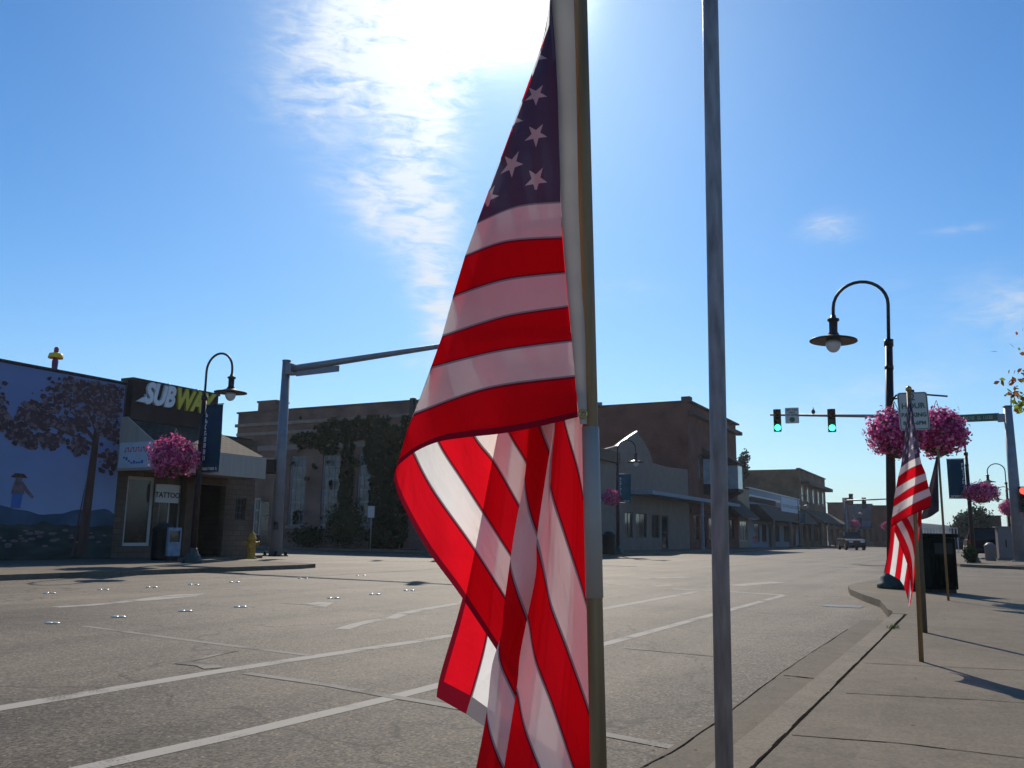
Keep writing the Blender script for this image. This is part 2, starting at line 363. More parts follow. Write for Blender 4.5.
def dup(root,loc,rz=0,label=None,scale=None,group=None):
    def cp(o,par):
        c=o.copy(); COL.objects.link(c); c.parent=par
        for ch in kids(o): cp(ch,c)
        return c
    r=cp(root,None); r.location=loc; r.rotation_euler=(0,0,rz)
    if label: r['label']=label
    if group: r['group']=group
    if scale: r.scale=(scale,)*3
    return r
def text_mesh(txt, size, mat_, name, parent, origin, xdir, updir, ext=.01, bold=0.0, shear=0.0, align='CENTER'):
    cu=bpy.data.curves.new(name,'FONT'); cu.body=txt; cu.size=size; cu.extrude=ext; cu.offset=bold; cu.shear=shear; cu.align_x=align; cu.align_y='CENTER'; cu.resolution_u=3
    to=bpy.data.objects.new('tmp',cu); COL.objects.link(to); bpy.context.view_layer.update()
    me=bpy.data.meshes.new_from_object(to.evaluated_get(bpy.context.evaluated_depsgraph_get())); bpy.data.objects.remove(to)
    x=Vector(xdir).normalized(); y=Vector(updir).normalized(); z=x.cross(y)
    mtx=Matrix(((x.x,y.x,z.x,origin[0]),(x.y,y.y,z.y,origin[1]),(x.z,y.z,z.z,origin[2]),(0,0,0,1)))
    me.transform(mtx); me.materials.clear(); me.materials.append(mat_); me.name=name
    o=bpy.data.objects.new(name,me); COL.objects.link(o)
    if parent: o.parent=parent
    return o
def glyphs(mb, x0, x1, z0, z1, y, n, seed=0, vertical=False):
    """small strokes standing in for lettering too small to read; plane at y facing -y"""
    r=random.Random(seed)
    for i in range(n):
        if vertical: h=(z1-z0)/n; a,b=x0,x1; c=z1-(i+1)*h+.18*h; d=z1-i*h-.08*h
        else: w=(x1-x0)/n; a=x0+i*w+.1*w; b=x0+(i+1)*w-.12*w; c,d=z0,z1
        t=(b-a)*.26; k=(d-c)*.18
        mb.box(a,a+t,y-.004,y,c,d)
        if r.random()<.6: mb.box(b-t,b,y-.004,y,c,d if r.random()<.6 else (c+d)/2)
        if r.random()<.7: mb.box(a+t,b-t,y-.004,y,d-k,d)
        if r.random()<.5: mb.box(a+t,b-t,y-.004,y,(c+d)/2-k/2,(c+d)/2+k/2)
        if r.random()<.5: mb.box(a+t,b-t,y-.004,y,c,c+k)
# ------------------------------------------------------------------ world, sun
SUND = ray(513,-14).normalized(); SEL = math.asin(SUND.z); SAZ = atan2(SUND.x,SUND.y)
w=bpy.data.worlds.new('World'); scene.world=w; w.use_nodes=True; n=w.node_tree.nodes; l=w.node_tree.links; E=Ex(n,l); f=E.m
bg=n['Background']; sky=n.new('ShaderNodeTexSky'); sky.sky_type='NISHITA'; sky.sun_disc=False; sky.sun_elevation=SEL; sky.sun_rotation=SAZ
sky.air_density=1.0; sky.dust_density=.35; sky.ozone_density=2.5; sky.altitude=50
tc=n.new('ShaderNodeTexCoord'); dirv=tc.outputs['Generated']; sp=n.new('ShaderNodeSeparateXYZ'); l.new(dirv, sp.inputs[0])
az=f('ARCTAN2', sp.outputs[0], sp.outputs[1]); el=f('ARCSINE', sp.outputs[2])
def blob(px,py,rx,ry,rot,amp):
    d=ray(px,py).normalized(); a0=atan2(d.x,d.y); e0=math.asin(d.z)
    da=f('SUBTRACT',az,a0); de=f('SUBTRACT',el,e0); c,s=cos(rot),sin(rot)
    X=f('DIVIDE',f('ADD',f('MULTIPLY',da,c),f('MULTIPLY',de,s)),rx/K); Y=f('DIVIDE',f('SUBTRACT',f('MULTIPLY',de,c),f('MULTIPLY',da,s)),ry/K)
    r2=f('ADD',f('MULTIPLY',X,X),f('MULTIPLY',Y,Y))
    return f('MULTIPLY', f('EXPONENT', f('MULTIPLY', r2,-1.0)), amp)
def addall(xs):
    t=xs[0]
    for x in xs[1:]: t=f('ADD',t,x)
    return t
main=addall([blob(*b) for b in [(425,-40,120,95,0,1.1),(365,45,90,50,.15,.8),(325,105,65,38,.2,.45),(418,120,46,75,0,.9),(405,200,56,48,0,.75),(433,270,32,60,.1,.8),(440,325,16,50,0,.65),(350,185,50,30,0,.28),(560,-70,150,50,0,.5)]])
wisp=addall([blob(*b) for b in [(828,228,34,16,0,.55),(958,229,30,5,0,.45),(1010,310,75,38,0,.42),(620,292,60,18,0,.22),(420,365,28,7,0,.35),(700,420,300,60,0,.16),(870,395,120,20,.2,.22),(860,290,60,20,0,.15)]])
cv=n.new('ShaderNodeCombineXYZ'); l.new(az,cv.inputs[0]); l.new(el,cv.inputs[1])
mp=n.new('ShaderNodeMapping'); mp.inputs['Rotation'].default_value=(0,0,.18); mp.inputs['Scale'].default_value=(22,70,1); l.new(cv.outputs[0],mp.inputs[0])
na=n.new('ShaderNodeTexNoise'); na.inputs['Scale'].default_value=1.0; na.inputs['Detail'].default_value=9; na.inputs['Roughness'].default_value=.62; na.inputs['Distortion'].default_value=.6; l.new(mp.outputs[0],na.inputs['Vector'])
mp2=n.new('ShaderNodeMapping'); mp2.inputs['Scale'].default_value=(9,11,1); l.new(cv.outputs[0],mp2.inputs[0])
nb=n.new('ShaderNodeTexNoise'); nb.inputs['Scale'].default_value=1.0; nb.inputs['Detail'].default_value=6; nb.inputs['Roughness'].default_value=.55; l.new(mp2.outputs[0],nb.inputs['Vector'])
nz=f('ADD', f('MULTIPLY',na.outputs['Fac'],1.1), f('MULTIPLY',nb.outputs['Fac'],.9))   # about 1
dens=f('MULTIPLY', f('ADD',main,wisp), f('MAXIMUM', f('MULTIPLY', f('SUBTRACT', nz, .66), 2.4), 0.0))
cl=n.new('ShaderNodeMapRange'); cl.interpolation_type='SMOOTHSTEP'; cl.inputs[1].default_value=.02; cl.inputs[2].default_value=1.15; l.new(dens,cl.inputs[0]); clf=cl.outputs[0]
dt=n.new('ShaderNodeVectorMath'); dt.operation='DOT_PRODUCT'; l.new(dirv,dt.inputs[0]); dt.inputs[1].default_value=SUND
ang=f('ARCCOSINE', f('MINIMUM', dt.outputs['Value'], 1.0))
g1=f('EXPONENT', f('MULTIPLY', f('MULTIPLY',ang,ang), -1/(.055**2)))
g2=f('EXPONENT', f('MULTIPLY', ang, -1/.085))
glow=f('ADD', f('MULTIPLY',g1,26.0), f('MULTIPLY',g2,1.9))
hsv=n.new('ShaderNodeHueSaturation'); hsv.inputs['Saturation'].default_value=1.28; hsv.inputs['Value'].default_value=1.06; l.new(sky.outputs[0],hsv.inputs['Color'])
lo=f('EXPONENT', f('MULTIPLY', f('MAXIMUM', el, 0.0), -1/.12))
tint=n.new('ShaderNodeVectorMath'); tint.operation='MULTIPLY'; l.new(hsv.outputs[0],tint.inputs[0]); tint.inputs[1].default_value=(.64,.93,1.10)
SKYBASE=mixrgb(n,l,f('MULTIPLY',lo,.78),tint.outputs[0],(5.7,6.9,7.9))
cc=n.new('ShaderNodeVectorMath'); cc.operation='SCALE'; cc.inputs[0].default_value=(7.4,8.0,8.7); l.new(f('ADD',1.0,f('MULTIPLY',g2,2.2)),cc.inputs['Scale'])
s1=mixrgb(n,l,f('MULTIPLY',clf,.92),SKYBASE,cc.outputs[0])
gc=n.new('ShaderNodeVectorMath'); gc.operation='SCALE'; gc.inputs[0].default_value=(1.0,.97,.90); l.new(glow,gc.inputs['Scale'])
ad=n.new('ShaderNodeVectorMath'); ad.operation='ADD'; l.new(s1,ad.inputs[0]); l.new(gc.outputs[0],ad.inputs[1])
l.new(ad.outputs[0],bg.inputs['Color']); bg.inputs['Strength'].default_value=.10
sl=bpy.data.lights.new('sun','SUN'); sl.energy=4.5; sl.angle=radians(.53); sl.color=(1,.91,.77); so=bpy.data.objects.new('sun',sl); COL.objects.link(so)
so.rotation_euler=(-SUND).to_track_quat('-Z','Y').to_euler(); so.location=(0,0,40)
scene.view_settings.view_transform='Standard'; scene.view_settings.look='None'; scene.view_settings.exposure=0.0; scene.view_settings.gamma=1
scene.cycles.use_denoising=True; scene.cycles.max_bounces=8; scene.cycles.transparent_max_bounces=12; scene.cycles.sample_clamp_indirect=6
# ------------------------------------------------------------------ ground, road, pavements
mb=MB(); mb.poly([(-1280,-90,ZR-.02),(1280,-90,ZR-.02),(1280,1280,ZR-.02),(-1280,1280,ZR-.02)]); struct('ground',mb,mat('dry_ground',(.10,.095,.07),.95,.3,.3))
def sub_sheet(name,pts,m,z):  # street coordinates
    mb=MB(); mb.poly([W(a,b,z) for a,b in pts]); return struct(name,mb,m)
sub_sheet('road',[(-40,-75),(-40,40),(260,40),(260,-75)][::-1],ASPH,ZR)
KS=ms(gp(751,768,0))[1]   # kerb joint line offset
KS2=KS-.17                # outer kerb edge
# near right pavement with a bulb-out corner
def slab(name,pts,m,z=0.0,zb=ZR-.01):
    mb=MB()
    if sum(pts[i][0]*pts[(i+1)%len(pts)][1]-pts[(i+1)%len(pts)][0]*pts[i][1] for i in range(len(pts)))<0: pts=pts[::-1]
    mb.extrude([Vector((p[0],p[1],zb)) for p in pts],(0,0,z-zb)); return struct(name,mb,m)
def P2(m,s): p=W(m,s); return (p.x,p.y)
def G2(px,py,z=0.0): p=gp(px,py,z); return (p.x,p.y)
bm0,bs0=ms(gp(906,610,0)); 
bulb=[G2(900,607),G2(880,600),G2(862,594),G2(850,589),G2(848,585.5),G2(856,583),G2(880,579.5),G2(930,577),G2(1040,575),G2(1200,573)]
mA,sA=ms(gp(900,607,0))
# side pavement body starts behind the kerb strip
KJ=KS
slab('sidewalk',[P2(-30,KJ+.014),P2(mA-1.3,KJ+.014),P2(mA-1.3,KS2),P2(mA-.9,KS2-.03),P2(mA-.55,KS2-.12)]+bulb[1:]+[P2(mA+14,30),P2(-30,30)],CONC)
CURBL=concrete_material('pale_kerb_concrete', (.182,.150,.112), False)
slab('kerb',[P2(-30,KS2),P2(mA-1.31,KS2),P2(mA-1.31,KJ),P2(-30,KJ)],CURBL,-.004)
# gutter strip, flush on the road
mG0,_=ms(gp(699,768,ZR)); 
gl=[gp(640,768+30,ZR),gp(700,735,ZR),gp(768,680,ZR),gp(846,630,ZR)]
sg=sum(ms(p)[1] for p in gl[1:])/3
sub_sheet('gutter',[(-20,sg),(-20,KS2),(mA-1.2,KS2+.05),(mA-1.2,sg)][::-1],CURB,ZR+.005)
# joint crack weeds come later. far right corner pavement
fr=[G2(948,563),G2(952,560.5),G2(985,560.3),G2(1040,563.5),G2(1200,570)]
mF,_=ms(gp(948,563,0))
slab('corner_pavement',[G2(946,561.5),G2(960,564),G2(1100,570),P2(mF+8,22),P2(mF+24,22),P2(mF+24,0.5),P2(mF+4,-.6)],CONC)
slab('far_right_pavement',[P2(66,5),P2(66,12),P2(250,12),P2(250,5)],CONC)
# left pavements
sk=-18.0
mL=mc(331,sk)
slab('pavement',[P2(-40,sk),P2(mL-1.2,sk),P2(mL-.3,sk-.3),P2(mL+.1,sk-1.2),P2(mL+.6,-24.5),P2(mL+6,-26.5),P2(mL+7,-60),P2(-40,-60)],CONC)
slab('far_pavement',[P2(44,-60),P2(44,-19.5),P2(45.2,sk),P2(132,sk),P2(132,-60)],CONC)
slab('distant_pavement',[P2(150,-60),P2(150,sk),P2(255,sk),P2(255,-60)],CONC)
# painted markings
def line(name,pts,wid,m=PAINT,dz=.002):
    mb=MB(); Q=[gp(x,y,ZR+dz) for x,y in pts]; L_=[]; R_=[]
    for i,p in enumerate(Q):
        t=(Q[min(i+1,len(Q)-1)]-Q[max(i-1,0)]).normalized(); nn=Vector((-t.y,t.x,0)); L_.append(p+nn*wid/2); R_.append(p-nn*wid/2)
    for i in range(len(Q)-1): mb.poly([R_[i],R_[i+1],L_[i+1],L_[i]])
    return struct(name,mb,m)
line('lane_line',[(-60,718),(0,708),(103,690.8),(210,672.6),(311,657),(430,639.2),(520,623.5),(610,607.6),(697,591.6)],.16)
line('lane_line',[(60,774),(88,767.5),(230,736),(386,698.8),(430,687.5),(520,664),(606,643.6),(700,618),(784,595.2)],.13)
line('stop_line',[(672,588.7),(728,591.6),(784,595)],.22)
line('stall_line',[(84,626),(195,641),(311,655.5)],.09,PAINTW)
line('stall_line',[(246,673),(330,685),(386,695.4),(430,702.5),(520,719),(610,735),(678,748)],.09,PAINTW,.0035)
line('stall_line',[(625,648),(670,652),(716,656)],.05,PAINTW,.0035)
line('stall_line',[(180,662),(205,664.5),(214,668)],.16,PAINTW,.005)
line('worn_line',[(342,629),(356,624.5),(372,621),(392,618),(405,613),(425,609),(455,604),(470,600)],.17)
line('worn_line',[(185,662),(215,655),(236,650.5)],.06,PAINTW,.0035)
line('turn_arrow',[(56,607),(90,605),(118,602.5),(150,599),(178,597)],.2,PAINT)
mb=MB(); mb.poly([gp(x,y,ZR+.0035) for x,y in [(112,602.5),(150,600.5),(196,596.5),(205,593.5),(175,594.5),(150,597.5)]]); struct('turn_arrow',mb,PAINT)
mb=MB(); mb.poly([gp(x,y,ZR+.0035) for x,y in [(303,604),(326,607),(334,602.5),(318,602)]]); struct('arrow_head',mb,PAINT)
line('arrow_shaft',[(282,602.5),(308,604.5),(330,605)],.10,PAINTW,.0035)
for a in ([(641,578.5),(688,577.0)],[(735,585.5),(778,582.0)],[(606,583.5),(636,586)],[(655,586.5),(672,585.0)]):
    line('crosswalk_bar',a,.42 if a[0][0]>640 and a[0][0]!=655 else .15)
line('lane_line',[(380,571.5),(470,571),(560,570.5),(640,570)],.10,PAINTW)
line('lane_line',[(250,580),(330,575),(440,568.5),(560,562)],.10,PAINTW,.0035)
# patched strips and manholes
mb=MB(); mb.use(mat('manhole_iron',(.05,.045,.04),.5,.3,20,.3,60,metal=.6))
for (x,y,r) in [(840,567,.9),(553,674,.0)]:
    if r: c=gp(x,y,ZR+.007); mb.poly([c+Vector((cos(t)*r*.5,sin(t)*r*.5,0)) for t in [i*pi/12 for i in range(24)]])
tag(mb.build('manhole_cover'),'round iron manhole cover in the asphalt near the right corner','manhole cover')
c=gp(843,606,ZR+.006); mb=MB(); mb.poly([c+M*a+P*b for a,b in ((-.25,-.3),(-.25,.3),(.25,.3),(.25,-.3))]); mb.use(BLACK)
tag(mb.build('storm_drain',None,mat('drain_iron',(.04,.04,.04),.5,.4,30,.4,50,metal=.5)),'dark iron storm drain grate beside the bulging kerb','drain')
# cracks drawn as sunken tar seams
def seam(pts,wid,z,name='tar_seam',m=None):
    mb=MB(); Q=[]
    for i in range(len(pts)-1):
        for k in range(8):
            t=k/8; Q.append(((pts[i][0]*(1-t)+pts[i+1][0]*t),(pts[i][1]*(1-t)+pts[i+1][1]*t)))
    Q.append(pts[-1]); Q=[gp(x,y,z)+Vector((random.uniform(-.003,.003),random.uniform(-.003,.003),0)) for x,y in Q]
    for i in range(len(Q)-1):
        t=(Q[i+1]-Q[i]).normalized(); nn=Vector((-t.y,t.x,0)); a=wid*random.uniform(.35,.75)
        mb.poly([Q[i]-nn*a,Q[i+1]-nn*a,Q[i+1]+nn*a,Q[i]+nn*a])
    return struct(name,mb,m or MATS['tar'])
mat('tar',(.022,.019,.016),1,.3,20,spec=0)
seam([(640,768),(672,752),(716,722),(768,682),(800,660),(848,629)],.008,ZR+.008)
seam([(784,675),(832,680)],.02,ZR+.009)
seam([(747,772),(800,720),(850,670),(880,640),(905,614)],.015,.002,'kerb_joint')
for a in ([(792,735),(900,743),(1024,758)],[(846,693),(925,697),(985,700),(1040,704)],[(863,663),(950,667),(1040,671)]):
    seam(a,.009,.002,'slab_joint')
# little tuft in the joint
mb=MB(); c=gp(893,628,0)
for i in range(60):
    a=random.uniform(0,2*pi); r=random.uniform(0,.16); q=c+M*cos(a)*r+P*sin(a)*r*.4; h=random.uniform(.01,.05); dx=random.uniform(-.03,.03); dy=random.uniform(-.03,.03)
    mb.poly([q+Vector((-.004,0,0)),q+Vector((.004,0,0)),q+Vector((dx,dy,h))])
o=mb.build('grass_tuft',None,GREENL); o['kind']='stuff'; o['label']='small tuft of dry weeds in the kerb joint'
# litter leaves / chips
mb=MB(); lm=mat('dry_leaf_litter',(.20,.09,.03),.8,.4,20)
for i in range(70):
    s_=random.uniform(KS2-.5,KS2-.02) if i<45 else random.uniform(KS,KS+2.2); m_=random.uniform(3,18) ; q=W(m_,s_,(ZR+.012) if i<45 else .004); a=random.uniform(0,pi); r=random.uniform(.008,.022)
    mb.poly([q+Vector((cos(a+k*pi/2)*r*(1 if k%2 else .6),sin(a+k*pi/2)*r*(1 if k%2 else .6),random.uniform(0,.008))) for k in range(4)])
o=mb.build('leaf_litter',None,lm); o['kind']='stuff'
# raised pavement markers
mb=MB(); mb.lathe([(.05,0),(.045,.011),(.028,.018),(.01,.020)],seg=14); dome=mb.build('pavement_marker',None,mat('ceramic_white',(.70,.64,.52),.25,.06,8,spec=.6))
tag(dome,'small white ceramic pavement marker dome in the dotted rows across the road','pavement marker','raised markers in the road')
first=True
for x,y in [(125,199),(283,184),(442,170),(573,160),(794,139),(893,130),(975,121),(118,127),(246,119),(361,113),(462,107),(558,101),(722,92),(860,85)]:
    px,py=x/2.381,540+y/2.381
    for dx in (-3.5,3.2):
        c=gp(px+dx,py,ZR+.001)
        o=dome if first else dome.copy()
        if not first: COL.objects.link(o)
        first=False; o.location=c
# ------------------------------------------------------------------ flags
def catmull(pts,n):
    P_=[pts[0]]+list(pts)+[pts[-1]]; dense=[]
    for i in range(1,len(P_)-2):
        for k in range(16):
            t=k/16; a,b,c,d=P_[i-1],P_[i],P_[i+1],P_[i+2]
            dense.append(tuple(.5*((2*b[j])+(-a[j]+c[j])*t+(2*a[j]-5*b[j]+4*c[j]-d[j])*t*t+(-a[j]+3*b[j]-3*c[j]+d[j])*t**3) for j in (0,1)))
    dense.append(tuple(pts[-1])); L=[0]
    for i in range(1,len(dense)): L.append(L[-1]+hypot(dense[i][0]-dense[i-1][0],dense[i][1]-dense[i-1][1]))
    out=[]; j=0
    for k in range(n):
        q=L[-1]*k/(n-1)
        while j<len(L)-2 and L[j+1]<q: j+=1
        t=(q-L[j])/max(L[j+1]-L[j],1e-6); out.append(tuple(dense[j][c]*(1-t)+dense[j+1][c]*t for c in (0,1)))
    return out
class Cloth:
    def __init__(s): s.v=[]; s.f=[]; s.uv=[]; s.mat=FLAG
    def grid(s, fn, nu, nv):
        b=len(s.v)
        for j in range(nv):
            for i in range(nu):
                p,uv=fn(i/(nu-1),j/(nv-1)); s.v.append(tuple(p)); s.uv.append(uv)
        for j in range(nv-1):
            for i in range(nu-1):
                a=b+j*nu+i; s.f.append((a,a+1,a+nu+1,a+nu))
    def bands(s, curves, vs, yfn, ufn, nt_=48, sub=6):
        C=[catmull(c,nt_) for c in curves]; rows=[]
        for k in range(len(C)-1):
            for q in range(sub+(1 if k==len(C)-2 else 0)):
                t=q/sub; rows.append(([tuple(C[k][i][c]*(1-t)+C[k+1][i][c]*t for c in (0,1)) for i in range(nt_)], vs[k]*(1-t)+vs[k+1]*t))
        N=len(rows)
        def fn(a,b_):
            i=round(a*(nt_-1)); j=round(b_*(N-1)); px,py=rows[j][0][i]
            return atY(px,py,yfn(a,b_,px,py)), (ufn(a,px,py), rows[j][1])
        s.grid(fn,nt_,N)
    def build(s,name,parent,origin):
        me=bpy.data.meshes.new(name); me.from_pydata([tuple(Vector(p)-Vector(origin)) for p in s.v],[],s.f); me.materials.append(s.mat)
        uv=me.uv_layers.new(name='UVMap')
        for li,lp in enumerate(me.loops): uv.data[li].uv=s.uv[lp.vertex_index]
        for p in me.polygons: p.use_smooth=True
        o=bpy.data.objects.new(name,me); COL.objects.link(o); o.parent=parent; return o
def nz3(x,y,z=0): return mn.noise(Vector((x,y,z)))
# --- foreground flag
Y0=1.70
pa=atY(580.5,20,Y0+.03); pb=atY(598.6,768,Y0+.03); ax=(pb-pa)
base=pa+ax*((0-pa.z)/ax.z); top=pa+ax*((2.35-pa.z)/ax.z)
fg=thing('flag_on_pole','large stars and stripes flag hanging folded from its wooden pole in the foreground','flag',base,0,'flags set out along the pavement')
b0=base
def along(z): return pa+ax*((z-pa.z)/ax.z)-b0
zt1=atY(592,427,Y0+.03).z; zt2=atY(598,598,Y0+.03).z
mb=MB(); mb.use(WOOD); mb.tube([along(0),along(.6),along(1.2),along(2.35)],.0158,20); pole=mb.build('pole',fg)
mb=MB(); mb.use(TAPE); mb.tube([along(zt2),along((zt1+zt2)/2),along(zt1)],.0172,20); mb.build('tape_wrap',fg)
mb=MB(); mb.use(mat('gilt_finial',(.45,.30,.08),.35,.1,5,metal=.7)); t_=along(2.35); mb.lathe([(.016,0),(.024,.01),(.012,.02),(.022,.035),(.024,.05),(.014,.07),(.001,.08)],c=t_,seg=16); mb.build('finial',fg)
# heading strip (canvas) between pole and cloth
hl=[(545,-75),(550,-20),(555,60),(558,120),(561,202),(563,240),(567,290),(571,330),(575,376),(580,424)]
hr=[(568,-75),(573,-20),(574,10),(575.5,60),(577,120),(578.5,202),(580,240),(582,290),(585,330),(586,376),(587,424)]
A=catmull(hl,40); B=catmull(hr,40); mb=MB(); mb.smooth=True
for i in range(40):
    a=atY(*A[i],Y0-.001)-b0; c=atY(*B[i],Y0+.006)-b0
    for q in (a,a*.5+c*.5-Vector((0,.002,0)),c,c+Vector((0,.003,0)),a+Vector((0,.003,0))): mb.v.append(tuple(q))
for i in range(39):
    for k in range(5): k2=(k+1)%5; mb.face((i*5+k,i*5+k2,i*5+5+k2,i*5+5+k))
mb.smooth=False; mb.build('heading_strip',fg,HEAD)
mb=MB(); mb.use(mat('brass_grommet',(.5,.36,.12),.35,.1,5,metal=.9))
for px,py in ((566,-66),(583,414)):
    c=atY(px,py,Y0-.003)-b0; mb.tube([c+Vector((cos(t)*.007,0,sin(t)*.007)) for t in [i*pi/8 for i in range(17)]],.0025,8,False)
mb.build('grommet',fg)
rowsR=[(551,-5),(553.5,25),(555.5,52),(557,79),(558.5,106),(559.5,135),(560,166),(560.5,201.5),(562,237.5),(565,272.5),(568,306.7),(572,340.5),(575,376.5),(578,417)]
rowsL=[(550,-4),(549,25),(540.5,53),(530,83),(519,112),(506,146),(490.5,188),(477,222.6),(465,256),(453,296),(442,336.5),(431,367),(414,414),(397,466)]
rowsM=[None,None,None,None,None,None,None,(517,206),(506,241.5),(505,279.5),(505,316.5),(499,350.5),(488.5,388),(437.7,442)]
fc=Cloth(); curves=[]
for a,m_,b_ in zip(rowsR,rowsM,rowsL):
    if m_ is None: m_=((a[0]+b_[0])/2,(a[1]+b_[1])/2-abs(b_[1]-a[1])*.22)
    curves.append([a,m_,b_] if b_!=(397,466) else [a,(541,426),(505,433),(465,437.5),(437.7,442),(415,452),b_])
def yF(t,s,px,py):
    return Y0+.009*t*s*sin(px*.075-py*.028+2*nz3(px*.01,py*.01))-.055*sin(pi*min(t*1.02,1)**.8)*(.25+.75*s)+.03*t**3+.0035*sin(px*.09+py*.02)*t+.004*nz3(px*.03,py*.012)+ .004*sin((py-px*.6)*.11)*t*s
fc.bands(curves,list(range(14)),yF,lambda t,px,py: t*hypot(1,.1)*max(1,(560-px))/max(t,1e-3)/512*1.22 if t>0 else 0.0,60,6)
# behind fold, continues from the left edge down to the right
Lc=[[(550,23),(557,120),(562,240),(568,360)],
    [(513,125),(530,220),(548,310),(566,385)],
    [(477,222.6),(500,300),(530,365),(560,408)],
    [(465,256),(488,325),(518,390),(540,418),(556,450)],
    [(453,296),(472,360),(509,433),(525,460),(545,500)],
    [(442,336.5),(452,390),(474.5,437),(494.6,463),(517.5,503),(540,545)],
    [(431,367),(430,412),(438.7,443),(466,486),(512,557.5),(535,592)],
    [(414,414),(407,432),(414,454),(434,491.7),(474.5,549),(506,599),(526,632)],
    [(397,466),(394,480),(403,506),(428.7,551.8),(460,594.8),(496,649),(515,680)]]
def yL(t,s,px,py): return Y0+.03+.006*min(1,t*2)*sin(px*.11-py*.03+2*nz3(px*.01,py*.008,4))+.085*min(1,t*2.2)**.7+.006*nz3(px*.03,py*.01,3)+.004*sin((px+py*.5)*.07)*min(1,t*3)
fc.bands(Lc,[0,4,7,8,9,10,11,12,13],yL,lambda t,px,py:.75 +t*.3,60,6)
# extra unseen cloth layer, added to dim the front panel
Gc=[[(552,-20),(548,10),(546,30)],[(560,110),(535,115),(517,122)],[(561,200),(525,206),(489,216)],[(570,320),(515,320),(455,325)],[(576,400),(510,395),(428,408)],[(576,412),(510,425),(440,436)]]
fc.bands(Gc,[7,8.6,9.8,10.9,11.5,12],lambda t,s,px,py:Y0+.10+.01*nz3(px*.03,py*.02,5),lambda t,px,py:.8+t*.3,30,5)
# fly corner hanging behind
Bc=[[(592,355),(590,560),(590,650),(585,790)],
    [(577,352),(572,560),(566,660),(556,775)],
    [(562,350),(548,560),(538,650),(524,752)],
    [(538,348),(512,560),(503,640),(494,733)],
    [(524,348),(495,560),(486.7,638.6),(466,714)],
    [(512,346),(478,522),(463,596),(440.6,674),(436.5,697)]]
def yB(t,s,px,py): return Y0+.17+.008*nz3(px*.03,py*.012,7)+.006*sin(px*.12)
fc.bands(Bc,[8,9,10,11,12,13],yB,lambda t,px,py:.9+t*.6,50,6)
# middle fold rolled towards the viewer
c0=[(534,395),(529,428.6),(524.7,477),(516,523),(510,562),(504,606),(501.6,633),(492,665.7),(486.7,711.8),(476,768),(466,810),(452,870)]
CC=[(556,395),(553,430),(546,474.5),(537,537.5),(536,572),(527.4,617),(520,655),(516.5,690),(504,768),(498,810),(488,870)]
a0=catmull(c0,90); a1=catmull(CC,90); kn=[(330,12),(395,11),(477,10),(562,9),(640,8),(712,7),(795,6),(870,5),(930,4)]
def vM(y):
    for i in range(len(kn)-1):
        if y<=kn[i+1][0]: return kn[i][1]+(kn[i+1][1]-kn[i][1])*(y-kn[i][0])/(kn[i+1][0]-kn[i][0])
    return kn[-1][1]
def fM(a,b_):
    i=round(b_*89); px=a0[i][0]*(1-a)+a1[i][0]*a; py=a0[i][1]*(1-a)+a1[i][1]*a
    Y=Y0+.05-.04*sin(pi*a)+.01*b_
    return atY(px,py,Y),(.8+b_*.3, vM(py-57*a**.75))
fc.grid(fM,12,90)
# right hand panel next to the pole
Rc=[[(575,395),(586,425),(592,470)],
    [(560,395),(565,424),(577.7,468.7),(584,500),(594,545)],
    [(554,398),(555,426),(549,471.6),(552,494.5),(563,529),(580.5,583),(586,603),(595,632)],
    [(535,540),(539,552),(546,583),(551.8,609),(568,652),(589,712),(596,738)],
    [(526,615),(528.7,622),(535.5,660),(551.8,703.6),(573.4,768),(598,840)],
    [(515,688),(518,695.5),(524.7,728),(539.6,768),(560,815),(590,880)],
    [(503,766),(511,800),(525,840),(545,890)],
    [(494,830),(500,860),(508,890)]]
def yR(t,s,px,py): return Y0+.06+.005*t*sin(px*.13-py*.04+2*nz3(px*.012,py*.008,9))+.05*t-.015*sin(pi*t)+.004*nz3(px*.04,py*.01,11)+.003*sin((px*1.0-py*.35)*.16)
fc.bands(Rc,[10,9,8,7,6,5,4,3],yR,lambda t,px,py:.8+t*.25,50,6)
fc.build('flag_cloth',fg,b0)
